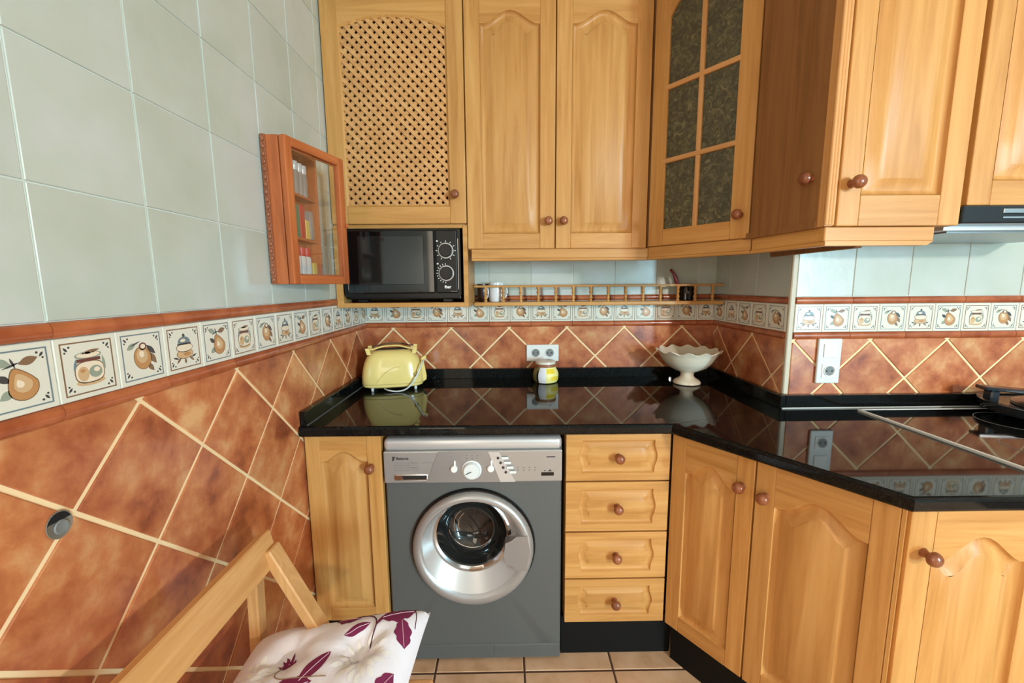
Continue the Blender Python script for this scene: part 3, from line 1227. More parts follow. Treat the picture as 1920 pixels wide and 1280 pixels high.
poly = [(1.2315, -0.0075), (1.2315, -0.33), (1.448, -0.625), (1.478, -0.905), (1.60, -0.905), (1.60, -0.548), (W - 0.008, -0.548), (W - 0.008, -0.0075)]
bm = B_()
prism_z(bm, poly, 1.470, 1.488)
prism_z(bm, poly, UT - 0.018, UT)
box(bm, 1.2315, 1.2415, -0.33, -0.0075, 1.488, UT - 0.018)
box(bm, 1.2415, W - 0.008, -0.02, -0.0075, 1.488, UT - 0.018)
box(bm, W - 0.02, W - 0.008, -0.54, -0.02, 1.488, UT - 0.018)
prism_z(bm, [(1.452, -0.66), (1.482, -0.905), (1.60, -0.905), (1.60, -0.66)], 1.488, UT - 0.018)
for z in (1.79, 2.1):
    prism_z(bm, [(1.26, -0.03), (1.26, -0.30), (1.45, -0.58), (1.65, -0.58), (1.65, -0.03)], z, z + 0.012)
gpart('body', bm, 'inner_wood')


def along(a, b):
    d = (b - a).normalized()
    return math.atan2(d.y, d.x), (b - a).length


for (p, q, ex) in ((A_, Bp, 0.0), (Bp, Cp, 0.0)):
    an, ln = along(p, q)
    bm = B_()
    box(bm, 0.0, ln, 0.006, 0.026, 1.433, 1.4725, 0.002)
    box(bm, 0.0, ln, 0.002, 0.026, 1.423, 1.434, 0.003, 2)
    o = link('light_pelmet', bm, 'oak_x', gc, (p.x - 1.45, p.y + 0.4, -1.423), (0, 0, an))
an, ln = along(A_, Bp)
gw, gh = ln - 0.006, UT - 1.474
sG = 0.062
P = outline(gw, gh, sG, 0.06, 0.10, 0.055, n=26)
bm = B_()
fo, fi = rect(0.01, gw - 0.01, 0.01, gh - 0.01), rect(sG - 0.004, gw - sG + 0.004, 0.056, gh - 0.06)
q1, q2, q3, q4 = (addring(bm, [(x, y_, z) for x, z in pl]) for pl, y_ in ((fo, 0.012), (fi, 0.012), (fi, 0.0185), (fo, 0.0185)))
for qa, qb in ((q1, q2), (q2, q3), (q3, q4), (q4, q1)):
    bridge(bm, qa, qb)
gd = part_label(link('door', bm, 'oak_z', gc, (A_.x - 1.45 + dv.x * 0, A_.y + 0.4, 1.474 - 1.423), (0, 0, an)), 'glazed door with wooden glazing bars')
for a in (0, gw - sG):
    bm = B_()
    box(bm, a, a + sG, 0, 0.019, 0, gh, 0.003, 2)
    link('stile', bm, 'oak_z', gd)
bm = B_()
box(bm, sG, gw - sG, 0, 0.018, 0, 0.06, 0.002)
link('rail', bm, 'oak_x', gd)
# sloped arch of the top rail
xa, xb = sG, gw - sG
ztop = gh - 0.10
topc = [(xa + (xb - xa) * k / 20, ztop - 0.055 + 0.085 * math.sin(math.pi * k / 20) ** 0.8) for k in range(21)]
bm = B_()
arch_rail(bm, topc, gh, 0.0, 0.018)
link('rail', bm, 'oak_x', gd)
midx = (xa + xb) / 2
rows = [0.06, 0.305, 0.56, ztop + 0.03]
bm = B_()
box(bm, midx - 0.0085, midx + 0.0085, 0.0, 0.012, 0.055, ztop + 0.03, 0.003, 2)
link('glazing_bar', bm, 'beech_z', gd)
for z in rows[1:3]:
    bm = B_()
    box(bm, xa - 0.012, xb + 0.006, -0.001, 0.012, z - 0.0085, z + 0.0085, 0.003, 2)
    link('glazing_bar', bm, 'beech_x', gd)
for i in range(3):
    for a, b in ((xa - 0.004, midx), (midx, xb + 0.004)):
        bm = B_()
        box(bm, a, b, 0.008, 0.012, rows[i] - 0.002, rows[i + 1] + 0.002)
        link('pane', bm, 'patterned_glass', gd)
knob(gd, gw - 0.03, 0.075)
an2, ln2 = along(Bp, Cp)
sd = panel_door(gc, Bp.x - 1.45, Bp.y + 0.4, 1.474 - 1.423, ln2 - 0.004, UT - 1.474, 0.058, 0.062, 0.11, 0.045, ln2 - 0.045, 0.125)
sd.rotation_euler = (0, 0, an2)
# fluted corner post
bm = B_()
for k, xx in enumerate((1.4885, 1.496, 1.5035)):
    lathe(bm, [(0, 1.474), (0.0052, 1.474), (0.0052, UT), (0, UT)], 10, 0, Matrix.Translation((xx, -0.9305, 0)))
box(bm, 1.485, 1.507, -0.930, -0.905, 1.472, UT)
gpart('corner_post', bm, 'beech_z', True)

uc = thing('wall_cabinet', 'oak wall cabinet with single panel door next to the cooker hood', 'cabinet', (1.508, -0.938, 1.423))
bm = B_()
box(bm, 0.0, 0.312, 0.02, 0.39, 0.048, UT - 1.423)
link('body', bm, 'oak_z', uc)
bm = B_()
box(bm, -0.018, 0.265, 0.010, 0.028, 0.011, 0.047, 0.002)
prism_y(bm, [(-0.018, 0.0), (0.245, 0.0), (0.262, 0.011), (-0.018, 0.011)], 0.006, 0.028)
link('light_pelmet', bm, 'oak_x', uc)
bm = B_()
box(bm, 0.080, 0.10, 0.03, 0.388, -0.004, 0.046, 0.002)
link('pelmet_return', bm, 'inner_wood', uc)
panel_door(uc, 0.002, 0, 0.048, 0.312, UT - 1.471, 0.055, 0.075, 0.11, 0.045, 0.028, 0.102)

hc = thing('hood_cabinet', 'oak wall cabinet door above the built-in cooker hood', 'cabinet', (1.826, -0.938, 1.52))
bm = B_()
box(bm, 0.0, 0.60, 0.02, 0.39, 0.0, UT - 1.52)
link('body', bm, 'oak_z', hc)
panel_door(hc, 0.010, 0, 0.0, 0.588, UT - 1.52, 0.058, 0.06, 0.11, 0.05)

hd = thing('cooker_hood', 'slim built-in cooker hood with dark front strip under the oak cabinet', 'hood', (1.826, -0.938, 1.475))
bm = B_()
box(bm, 0.0, 0.60, -0.004, 0.035, 0.0, 0.044, 0.004, 2)
link('front_strip', bm, 'hood_black', hd)
bm = B_()
box(bm, 0.10, 0.60, -0.0065, -0.003, 0.012, 0.016)
box(bm, 0.10, 0.60, -0.0065, -0.003, 0.024, 0.036, 0.001)
link('trim_strip', bm, 'steel', hd)
bm = B_()
prism_z(bm, [(-0.005, 0.0355), (0.60, 0.0355), (0.60, 0.39), (-0.005, 0.39)], -0.012, 0.044)
link('body', bm, 'silver_light', hd)
bm = B_()
box(bm, 0.03, 0.57, 0.06, 0.36, -0.016, -0.012)
link('grease_filter', bm, 'steel', hd)

# ------------------------------------------------------------------ washing machine
wm = thing('washing_machine', 'grey front-loading washing machine with silver porthole door under the worktop', 'washing machine', (0.562, YF, 0))
hw = 0.2955
bm = B_()
NW = 96
rx0, rx1, rz0, rz1 = -hw, hw, 0.012, 0.80


def to_rect(t, e=0.0):
    cxx, czz = -0.005, 0.443
    c, s = math.cos(t), math.sin(t)
    k = 9.0
    if c > 1e-9: k = min(k, (rx1 - e - cxx) / c)
    if c < -1e-9: k = min(k, (rx0 + e - cxx) / c)
    if s > 1e-9: k = min(k, (rz1 - e - czz) / s)
    if s < -1e-9: k = min(k, (rz0 + e - czz) / s)
    return cxx + k * c, czz + k * s


tt = sorted([2 * math.pi * k / NW for k in range(NW)] + [math.atan2(zc_ - 0.443, xc_ + 0.005) % (2 * math.pi) for xc_ in (rx0, rx1) for zc_ in (rz0, rz1)])
hole = [(-0.005 + 0.19 * math.cos(t), 0.443 + 0.19 * math.sin(t)) for t in tt]
w0 = addring(bm, [(x, 0.16, z) for x, z in hole])
w1 = addring(bm, [(x, 0.004, z) for x, z in hole])
w2 = addring(bm, [(*[to_rect(t, 0.005)[0]], 0.004, to_rect(t, 0.005)[1]) for t in tt])
w3 = addring(bm, [(to_rect(t)[0], 0.009, to_rect(t)[1]) for t in tt])
w4 = addring(bm, [(to_rect(t)[0], 0.56, to_rect(t)[1]) for t in tt])
for wa, wb_ in ((w0, w1), (w1, w2), (w2, w3), (w3, w4)):
    bridge(bm, wa, wb_)
ringface(bm, w4)
ringface(bm, w0[::-1])
link('body', bm, 'grey_body', wm, smooth=True)
bm = B_()
box(bm, -hw, hw, -0.004, 0.56, 0.787, 0.831, 0.016, 4)
link('top_lid', bm, 'silver_light', wm, smooth=True)
bm = B_()
box(bm, -hw, hw, -0.008, 0.05, 0.679, 0.789, 0.004, 2)
cp = link('control_panel', bm, 'silver_paint', wm)
bm = B_()
prism_y(bm, [(-0.155, 0.681), (0.140, 0.681), (0.085, 0.787), (-0.115, 0.787)], -0.010, -0.006)
link('raised_fascia', bm, 'silver_panel', cp)
bm = B_()
prism_y(bm, [(0.090, 0.681), (0.140, 0.681), (0.085, 0.787), (0.050, 0.787)], -0.0112, -0.009)
link('button_field', bm, 'silver_light', cp)
# detergent drawer grip
bm = B_()
box(bm, -0.262, -0.150, -0.0105, -0.006, 0.689, 0.711, 0.004, 2)
dg = link('detergent_grip', bm, 'chrome', cp)
bm = B_()
prism_y(bm, [(-0.232, 0.694), (-0.156, 0.694), (-0.153, 0.707), (-0.236, 0.707)], -0.0112, -0.0095)
link('grip_recess', bm, 'black_matte', dg)
# dial
MD = Matrix.Translation((-0.005, -0.009, 0.724)) @ Matrix.Rotation(math.pi / 2, 4, 'X')
bm = B_()
lathe(bm, [(0, 0), (0.033, 0.0), (0.033, 0.003), (0.029, 0.005), (0.026, 0.014), (0.0245, 0.016), (0, 0.0165)], 32, 0, MD)
pk = link('program_dial', bm, 'white_soft', cp, smooth=True)
bm = B_()
box(bm, -0.020, 0.0, -0.0008, 0.0008, -0.0012, 0.0012, 0, 1, 0, Matrix.Translation((-0.005, -0.0262, 0.724)) @ Matrix.Rotation(-0.45, 4, 'Y'))
link('pointer', bm, 'dark_mark', pk)
for xx in (-0.063, 0.058):
    bm = B_()
    lathe(bm, [(0, 0), (0.0115, 0), (0.0115, 0.008), (0.009, 0.011), (0, 0.0115)], 18, 0, Matrix.Translation((xx, -0.009, 0.729)) @ Matrix.Rotation(math.pi / 2, 4, 'X'))
    box(bm, xx - 0.001, xx + 0.006, -0.015, -0.009, 0.734, 0.758, 0.002)
    k_ = link('selector_knob', bm, 'white_plastic', cp, smooth=True)
for i in range(4):
    xx, zz = 0.083 + 0.0085 * i, 0.765 - 0.0165 * i
    bm = B_()
    lathe(bm, [(0, 0), (0.0042, 0), (0.0042, 0.003), (0, 0.0035)], 12, 0, Matrix.Translation((xx, -0.011, zz)) @ Matrix.Rotation(math.pi / 2, 4, 'X'))
    link('indicator', bm, 'dark_mark', cp)
    bm = B_()
    box(bm, xx + 0.010, xx + 0.034, -0.0145, -0.010, zz - 0.005, zz + 0.004, 0.002, 2)
    link('button', bm, 'white_soft', cp)
bm = B_()
for i in range(3):
    for j in range(2):
        box(bm, -0.022 + 0.0175 * i, -0.018 + 0.0175 * i, -0.0108, -0.0095, 0.762 + 0.010 * j, 0.765 + 0.010 * j)
for i in range(4):
    for j in range(2):
        box(bm, 0.146 + 0.019 * i, 0.151 + 0.019 * i, -0.0088, -0.0075, 0.719 + 0.009 * j, 0.722 + 0.009 * j)
for i in range(4):
    box(bm, -0.262, -0.205 + 0.01 * (i % 2), -0.0086, -0.0076, 0.724 + 0.0085 * i, 0.7255 + 0.0085 * i)
    box(bm, -0.20, -0.18, -0.0086, -0.0076, 0.724 + 0.0085 * i, 0.7255 + 0.0085 * i)
box(bm, -0.17, -0.13, -0.0086, -0.0076, 0.7495, 0.7505)
link('printed_marks', bm, 'grey_mark', cp)
bm = B_()
box(bm, 0.226, 0.268, -0.0095, -0.007, 0.700, 0.712, 0.0018, 2)
link('display', bm, 'black_gloss', cp)
bm = B_()
box(bm, 0.243, 0.272, -0.0088, -0.0075, 0.764, 0.767)
box(bm, 0.235, 0.240, -0.0088, -0.0075, 0.716, 0.719)
prism_y(bm, [(0.248, 0.715), (0.262, 0.715), (0.255, 0.722)], -0.0088, -0.0075)
link('model_mark', bm, 'dark_mark', cp)


def text(parent, body, size, loc, mat, extr=0.0004, name='lettering', bold=0.0):
    c = bpy.data.curves.new('t', 'FONT')
    c.body = body
    c.size = size
    c.extrude = extr
    c.offset = bold
    to = bpy.data.objects.new('t', c)
    C.objects.link(to)
    dg_ = bpy.context.evaluated_depsgraph_get()
    me = bpy.data.meshes.new_from_object(to.evaluated_get(dg_))
    bpy.data.objects.remove(to)
    me.materials.clear()
    me.materials.append(MATS[mat])
    o = bpy.data.objects.new(name, me)
    C.objects.link(o)
    o.parent = parent
    o.location = loc
    o.rotation_euler = (math.pi / 2, 0, 0)
    return o


text(cp, 'Balance', 0.0135, (-0.254, -0.0083, 0.761), 'dark_mark', bold=0.0003)
bm = B_()
prism_y(bm, [(-0.266, 0.757), (-0.262, 0.757), (-0.256, 0.772), (-0.266, 0.772)], -0.009, -0.0075)
link('brand_mark', bm, 'dark_mark', cp)
bm = B_()
box(bm, -hw + 0.002, hw - 0.002, 0.001, 0.03, 0.012, 0.066, 0.002)
box(bm, 0.06, hw - 0.008, -0.001, 0.004, 0.030, 0.0645, 0.0015)
link('kick_panel', bm, 'grey_body', wm)
for xx in (-0.25, 0.25):
    for yy in (0.04, 0.5):
        bm = B_()
        lathe(bm, [(0, 0), (0.02, 0), (0.02, 0.008), (0.008, 0.010), (0.008, 0.018), (0, 0.018)], 12, 0, Matrix.Translation((xx, yy, 0)))
        link('foot', bm, 'black_plastic', wm)


def loft_y(bm, rings, n=56, mi=0, cap=False):
    prev = None
    for cx, cz, r, y in rings:
        rg = addring(bm, [(cx + r * math.cos(2 * math.pi * k / n), y, cz + r * math.sin(2 * math.pi * k / n)) for k in range(n)])
        if prev:
            bridge(bm, prev, rg, mi)
        prev = rg
    if cap:
        ringface(bm, prev, mi)


dx, dzc = -0.005, 0.443
bm = B_()
loft_y(bm, [(dx, dzc, 0.212, 0.006), (dx, dzc, 0.212, -0.002), (dx, dzc, 0.208, -0.010), (dx, dzc, 0.204, -0.012), (dx, dzc, 0.200, -0.010)])
wd = link('door', bm, 'black_gloss', wm, smooth=True)
bm = B_()
loft_y(bm, [(dx, dzc, 0.206, -0.008), (dx, dzc, 0.203, -0.020), (dx, dzc, 0.196, -0.028), (dx, dzc + 0.001, 0.186, -0.031), (dx, dzc + 0.003, 0.176, -0.029), (dx - 0.002, dzc + 0.007, 0.168, -0.022)])
part_label(link('door_ring', bm, 'silver_paint', wd, smooth=True), 'silver ring of the porthole')
bm = B_()
loft_y(bm, [(dx - 0.002, dzc + 0.007, 0.168, -0.022), (dx - 0.003, dzc + 0.012, 0.160, -0.012), (dx - 0.005, dzc + 0.022, 0.146, 0.004), (dx - 0.007, dzc + 0.030, 0.136, 0.016)])
link('inner_bevel', bm, 'silver_light', wd, smooth=True)
bm = B_()
loft_y(bm, [(dx - 0.007, dzc + 0.030, 0.136, 0.016), (dx - 0.008, dzc + 0.034, 0.128, 0.013), (dx - 0.008, dzc + 0.036, 0.121, 0.017), (dx - 0.008, dzc + 0.036, 0.119, 0.024)])
link('chrome_rim', bm, 'chrome', wd, smooth=True)
bm = B_()
gx, gz = dx - 0.008, dzc + 0.036
loft_y(bm, [(gx, gz, 0.1195, 0.023), (gx, gz, 0.113, 0.045), (gx - 0.002, gz - 0.002, 0.098, 0.075), (gx - 0.004, gz - 0.004, 0.075, 0.095), (gx - 0.005, gz - 0.005, 0.04, 0.106), (gx - 0.005, gz - 0.005, 0.008, 0.108)], cap=True)
part_label(link('glass_bowl', bm, 'drum_glass', wd, smooth=True), 'dark glass bowl of the porthole')
bm = B_()
for rr in (0.052, 0.068, 0.085):
    a0, a1 = (2.2, 3.6) if rr < 0.08 else (3.3, 5.6)
    tube(bm, [(gx + rr * math.cos(t), 0.098 - rr * 0.35, gz + rr * math.sin(t)) for t in [a0 + (a1 - a0) * k / 14 for k in range(15)]], 0.0022, 6)
link('inner_seal_rib', bm, 'chrome', wd)
bm = B_()
hp = [(0.098, 0.428), (0.104, 0.474), (0.126, 0.485), (0.140, 0.497), (0.178, 0.50), (0.187, 0.44), (0.172, 0.372), (0.137, 0.376), (0.128, 0.391), (0.106, 0.398)]
prism_y(bm, hp, -0.034, 0.004)
part_label(link('door_handle', bm, 'silver_panel', wd), 'silver grip plate of the porthole')

# ------------------------------------------------------------------ microwave
mv = thing('microwave_oven', 'black microwave oven with two dials in the oak niche', 'microwave', (0.272, -0.352, 1.264))
bm = B_()
box(bm, -0.222, 0.224, 0.022, 0.30, 0.012, 0.283, 0.004, 2)
link('body', bm, 'black_plastic', mv)
bm = B_()
prism = [(-0.228, 0.034), (-0.222, 0.024), (0.224, 0.022), (0.2275, 0.030), (0.2275, 0.282), (-0.228, 0.285)]
prism_y(bm, prism, -0.002, 0.024)
fr_ = link('front_frame', bm, 'black_plastic', mv)
bm = B_()
box(bm, -0.216, 0.128, -0.008, 0.0, 0.036, 0.278, 0.005, 3)
dr_ = link('door', bm, 'black_gloss', mv)
bm = B_()
box(bm, -0.168, 0.086, -0.0095, -0.0075, 0.070, 0.255, 0.001)
link('window', bm, 'window_mesh_dark', dr_)
bm = B_()
box(bm, 0.131, 0.216, -0.008, 0.0, 0.036, 0.278, 0.005, 3)
cpn = link('control_panel', bm, 'panel_black', mv)
for i, zz in enumerate((0.199, 0.113)):
    M = Matrix.Translation((0.172, -0.008, zz)) @ Matrix.Rotation(math.pi / 2, 4, 'X')
    bm = B_()
    lathe(bm, [(0, 0), (0.0245, 0), (0.0245, 0.014), (0.0225, 0.0165), (0, 0.017)], 28, 0, M)
    kk = link('dial', bm, 'black_plastic', cpn, smooth=True)
    bm = B_()
    lathe(bm, [(0.0255, 0), (0.0300, 0.0), (0.0300, 0.002), (0.0255, 0.0025), (0.0255, 0)], 28, 0, M)
    link('dial_ring', bm, 'silver_paint', kk, smooth=True)
    bm = B_()
    for k in range(11):
        t = math.radians(-60 + 30 * k) if i == 0 else math.radians(95 + 17 * k)
        r_ = 0.0355
        box(bm, -0.0012, 0.0012, -0.0005, 0.0005, -0.003, 0.003, 0, 1, 0, Matrix.Translation((0.172 + r_ * math.cos(t), -0.0085, zz + r_ * math.sin(t))) @ Matrix.Rotation(math.pi / 2 - t, 4, 'Y'))
    box(bm, 0.136, 0.1425, -0.009, -0.008, zz + 0.034, zz + 0.039)
    link('dial_marks', bm, 'white_soft', cpn)
text(cpn, 'fhar', 0.016, (0.164, -0.0083, 0.055), 'white_plastic', bold=0.0006)
bm = B_()
box(bm, 0.187, 0.212, -0.009, -0.008, 0.042, 0.044)
link('model_mark', bm, 'grey_mark', cpn)
for xx in (-0.21, 0.219):
    bm = B_()
    box(bm, xx - 0.0012, xx + 0.0012, -0.0095, -0.004, 0.05, 0.235 if xx < 0 else 0.245, 0.0008)
    link('edge_strip', bm, 'chrome', mv)
for xx in (-0.17, 0.17):
    bm = B_()
    box(bm, xx - 0.02, xx + 0.02, 0.03, 0.07, -0.001, 0.014, 0.003)
    link('foot', bm, 'black_plastic', mv)

# ------------------------------------------------------------------ spice cabinet on left wall
SY = -0.79
sc_ = thing('spice_cabinet', 'small cherry-wood wall cabinet with glass door ajar on the white tiles', 'cabinet', (0.0055, SY, 1.337))
SH, SL, SD = 0.408, 0.235, 0.046
bm = B_()
box(bm, 0, SD, 0.0, 0.012, 0, SH, 0.001)
box(bm, 0, SD, SL - 0.012, SL, 0, SH, 0.001)
box(bm, 0, SD, 0.012, SL - 0.012, 0, 0.012)
box(bm, 0, SD, 0.012, SL - 0.012, SH - 0.012, SH)
box(bm, 0, 0.004, 0.012, SL - 0.012, 0.012, SH - 0.012)
link('body', bm, 'cherry_z', sc_)
bm = B_()
box(bm, 0.0, 0.014, -0.006, 0.0, 0, SH, 0.001)
for k in range(20):
    zz = 0.012 + k * 0.0202
    lathe(bm, [(0, 0), (0.0055, 0.001), (0.0048, 0.0035), (0.002, 0.0045), (0, 0.003)], 8, 0, Matrix.Translation((0.0075, -0.0055, zz)) @ Matrix.Rotation(math.pi / 2, 4, 'X') @ Matrix.Diagonal((1, 1.5, 1, 1)))
part_label(link('carved_strip', bm, 'knob_wood', sc_), 'carved dark edge strip')
for zz in (0.135, 0.265):
    bm = B_()
    box(bm, 0.004, SD - 0.003, 0.012, SL - 0.012, zz, zz + 0.007)
    link('shelf', bm, 'cherry_y', sc_)
# door hinged at the near edge, ajar
DA = math.atan2(0.068, 0.245)
M0 = Matrix.Translation((SD + 0.002, 0.0, 0)) @ Matrix.Rotation(-DA, 4, 'Z')
DWd, fw_ = 0.252, 0.026
bm = B_()
fo, fi = rect(0.002, DWd - 0.002, 0.002, SH - 0.002), rect(fw_ + 0.004, DWd - fw_ - 0.004, fw_ + 0.004, SH - fw_ - 0.004)
q1, q2, q3, q4 = (addring(bm, [(x_, y, z) for y, z in pl]) for pl, x_ in ((fo, 0.003), (fi, 0.003), (fi, 0.008), (fo, 0.008)))
for qa, qb in ((q1, q2), (q2, q3), (q3, q4), (q4, q1)):
    bridge(bm, qa, qb)
sdr = link('door', bm, 'cherry_z', sc_)
sdr.matrix_local = M0
for y0_, y1_ in ((0, fw_), (DWd - fw_, DWd)):
    bm = B_()
    box(bm, 0, 0.020, y0_, y1_, 0, SH, 0.003, 2)
    link('stile', bm, 'cherry_z', sdr)
for z0_, z1_ in ((0, fw_), (SH - fw_, SH)):
    bm = B_()
    box(bm, 0.0005, 0.0195, fw_, DWd - fw_, z0_, z1_, 0.003, 2)
    link('rail', bm, 'cherry_y', sdr)
bm = B_()
box(bm, 0.008, 0.011, fw_ - 0.004, DWd - fw_ + 0.004, fw_ - 0.004, SH - fw_ + 0.004)
link('pane', bm, 'clear_glass', sdr)
bm = B_()
lathe(bm, [(0, 0), (0.003, 0), (0.003, 0.006), (0.007, 0.009), (0.006, 0.014), (0, 0.016)], 12, 0, Matrix.Translation((0.02, DWd - 0.012, SH * 0.47)) @ Matrix.Rotation(math.pi / 2, 4, 'Y'))
link('knob', bm, 'cherry_z', sdr, smooth=True)


def spice_bottle(y, z, capm, bodym, label, h=0.085, r=0.0155):
    t = thing('spice_jar', label, 'jar', (0.0055 + 0.024, SY + y, 1.337 + z), 0, 'spice jars in the small wall cabinet')
    bm = B_()
    lathe(bm, [(0, 0), (r, 0), (r, h * 0.68), (r * 0.75, h * 0.76), (r * 0.75, h * 0.78), (0, h * 0.78)], 14)
    link('jar_body', bm, bodym, t, smooth=True)
    bm = B_()
    lathe(bm, [(r * 0.85, h * 0.74), (r * 0.9, h * 0.76), (r * 0.9, h), (0, h)], 14)
    link('cap', bm, capm, t, smooth=True)


def packet(y, z, w, h, mat, label, name='spice_packet'):
    bm = B_()
    box(bm, -0.014, 0.014, -w / 2, w / 2, 0, h, 0.002)
    o = link(name, bm, mat, None, (0.0055 + 0.024, SY + y, 1.337 + z))
    tag(o, label, 'packet', 'packets in the small wall cabinet')


WHERE = ('beside the near side panel', 'between two others like it', 'beside the low yellowish box')
for k in range(3):
    spice_bottle(0.100 + 0.033 * k, 0.0121, 'spice_red', 'spice_clear', 'red-capped clear spice jar on the bottom cabinet shelf, ' + WHERE[k], 0.102)
packet(0.199, 0.0121, 0.026, 0.058, 'spice_yellow', 'low yellowish box beside the red-capped jars in the glass-door cabinet')
packet(0.100, 0.1421, 0.030, 0.100, 'spice_green', 'green packet on the middle shelf of the glass-door cabinet')
packet(0.133, 0.1421, 0.030, 0.102, 'spice_red', 'red packet on the middle shelf of the glass-door cabinet')
packet(0.164, 0.1421, 0.026, 0.060, 'spice_yellow', 'short yellow packet beside the red packet in the glass-door cabinet')
packet(0.194, 0.1421, 0.024, 0.092, 'spice_grey', 'tall grey packet on the middle shelf of the glass-door cabinet')
for k in range(4):
    spice_bottle(0.098 + 0.028 * k, 0.2721, 'spice_clear', 'spice_grey', 'grey pale-capped spice jar on the top cabinet shelf, ' + ('first', 'second', 'third', 'fourth')[k] + ' from the carved side panel', 0.100, 0.0125)

# ------------------------------------------------------------------ shelf with turned gallery rail
sh = thing('gallery_shelf', 'long narrow oak shelf with turned gallery rail above the fruit border', 'shelf', (0.53, 0, 1.235))
SX = W - 0.014 - 0.53
bm = B_()
box(bm, 0.0, SX, -0.112, -0.0125, 0.0, 0.018, 0.004, 2)
link('board', bm, 'oak_x', sh)
bm = B_()
box(bm, 0.0, SX, -0.106, -0.094, 0.084, 0.094, 0.003, 2)
link('top_rail', bm, 'oak_x', sh)
bm = B_()
lathe(bm, [(0.0075, 0.017), (0.0080, 0.024), (0.0055, 0.028), (0.0088, 0.036), (0.0064, 0.044), (0.0045, 0.052), (0.0082, 0.060), (0.0055, 0.066), (0.0062, 0.074), (0.0080, 0.080), (0.0075, 0.086)], 10)
bal = link('baluster', bm, 'oak_z', sh, (0.052, -0.100, 0), smooth=True)
for k in range(1, 14):
    copy_obj(bal, sh, (0.052 + 0.0797 * k, -0.100, 0))


def mug(x, y, z, r, h, mat, label, hang, hm=None):
    t = thing('mug', label, 'mug', (x, y, z), hang)
    bm = B_()
    lathe(bm, [(0, 0.0), (r * 0.86, 0.0), (r * 0.97, 0.006), (r, h * 0.5), (r, h), (r - 0.003, h), (r - 0.003, 0.006), (0, 0.005)], 24)
    link('cup', bm, mat, t, smooth=True)
    bm = B_()
    tube(bm, bez([(r - 0.002, 0, h * 0.82), (r + 0.014, 0, h * 0.8), (r + 0.021, 0, h * 0.5), (r + 0.012, 0, h * 0.24), (r - 0.002, 0, h * 0.2)], 5), 0.0042, 8)
    link('handle', bm, hm or mat, t, smooth=True)


mug(0.628, -0.05, 1.2532, 0.034, 0.088, 'mug_white', 'white mug standing on the gallery shelf', -0.35)
mug(0.566, -0.041, 1.2532, 0.025, 0.082, 'mug_brown', 'dark brown mug at the microwave end of the gallery shelf', -0.95, 'mug_white')

pn = thing('milk_pan', 'small black pan with dark red handle on the gallery shelf', 'pan', (1.515, -0.055, 1.2532))
bm = B_()
lathe(bm, [(0, 0), (0.034, 0), (0.038, 0.004), (0.040, 0.062), (0.041, 0.064), (0.038, 0.064), (0.036, 0.006), (0, 0.005)], 24)
link('pot', bm, 'black_gloss', pn, smooth=True)
bm = B_()
tube(bm, bez([(-0.032, 0, 0.052), (-0.046, 0, 0.085), (-0.058, 0, 0.118), (-0.078, 0, 0.142)], 6), [0.006 + 0.0035 * math.sin(math.pi * min(1, k / 14)) for k in range(19)], 10)
part_label(link('handle', bm, 'handle_wine', pn, smooth=True), 'dark red handle')

# ------------------------------------------------------------------ toaster
ts = thing('toaster', 'cream yellow rounded toaster with warming rack in the worktop corner', 'toaster', (0.172, -0.185, ZC), 0.20)
bm = B_()
n = 48


def sup(a, b, z, e=0.55, dx_=0.0):
    out = []
    for k in range(n):
        t = 2 * math.pi * k / n
        c, s = math.cos(t), math.sin(t)
        out.append((dx_ + a * math.copysign(abs(c) ** e, c), b * math.copysign(abs(s) ** e, s), z))
    return out


secs = [(0.118, 0.070, 0.014), (0.128, 0.078, 0.020), (0.131, 0.080, 0.032), (0.130, 0.079, 0.060), (0.126, 0.077, 0.090), (0.119, 0.073, 0.118), (0.109, 0.067, 0.142), (0.096, 0.060, 0.158), (0.080, 0.050, 0.168), (0.062, 0.036, 0.1735)]
prev = None
for a, b, z in secs:
    rg = addring(bm, sup(a, b, z))
    if prev:
        bridge(bm, prev, rg)
    else:
        ringface(bm, rg[::-1])
    prev = rg
ringface(bm, prev)
tb = link('body', bm, 'cream_yellow', ts, smooth=True)
bm = B_()
rg1, rg2 = addring(bm, sup(0.1318, 0.0808, 0.030)), addring(bm, sup(0.1318, 0.0808, 0.0335))
bridge(bm, rg1, rg2)
link('base_seam', bm, 'cream_seam', ts)
bm = B_()
for yy in (-0.018, 0.018):
    box(bm, -0.066, 0.066, yy - 0.008, yy + 0.008, 0.168, 0.1755, 0.002)
link('bread_slot', bm, 'black_matte', ts)
# curved line on the front
bm = B_()
tube(bm, bez([(-0.065, -0.0800, 0.040), (-0.048, -0.0790, 0.062), (-0.020, -0.0780, 0.088), (0.012, -0.0768, 0.104), (0.035, -0.0762, 0.106)], 6), 0.0009, 6)
link('moulded_line', bm, 'cream_seam', ts)
# warming rack
bm = B_()
for sx in (-1, 1):
    prism = [(sx * 0.084, 0.158), (sx * 0.101, 0.158), (sx * 0.108, 0.184), (sx * 0.092, 0.186)]
    prism_y(bm, prism, -0.052, -0.040)
    prism_y(bm, prism, 0.040, 0.052)
rk = link('warming_rack', bm, 'cream_yellow', ts)
for yy in (-0.046, 0.046):
    bm = B_()
    tube(bm, bez([(-0.098, yy, 0.178), (-0.07, yy * 0.95, 0.182), (-0.03, yy * 0.9, 0.192), (0.03, yy * 0.9, 0.192), (0.07, yy * 0.95, 0.182), (0.098, yy, 0.178)], 5), 0.0035, 8)
    link('rack_bar', bm, 'cream_yellow' if yy < 0 else 'chrome', rk, smooth=True)
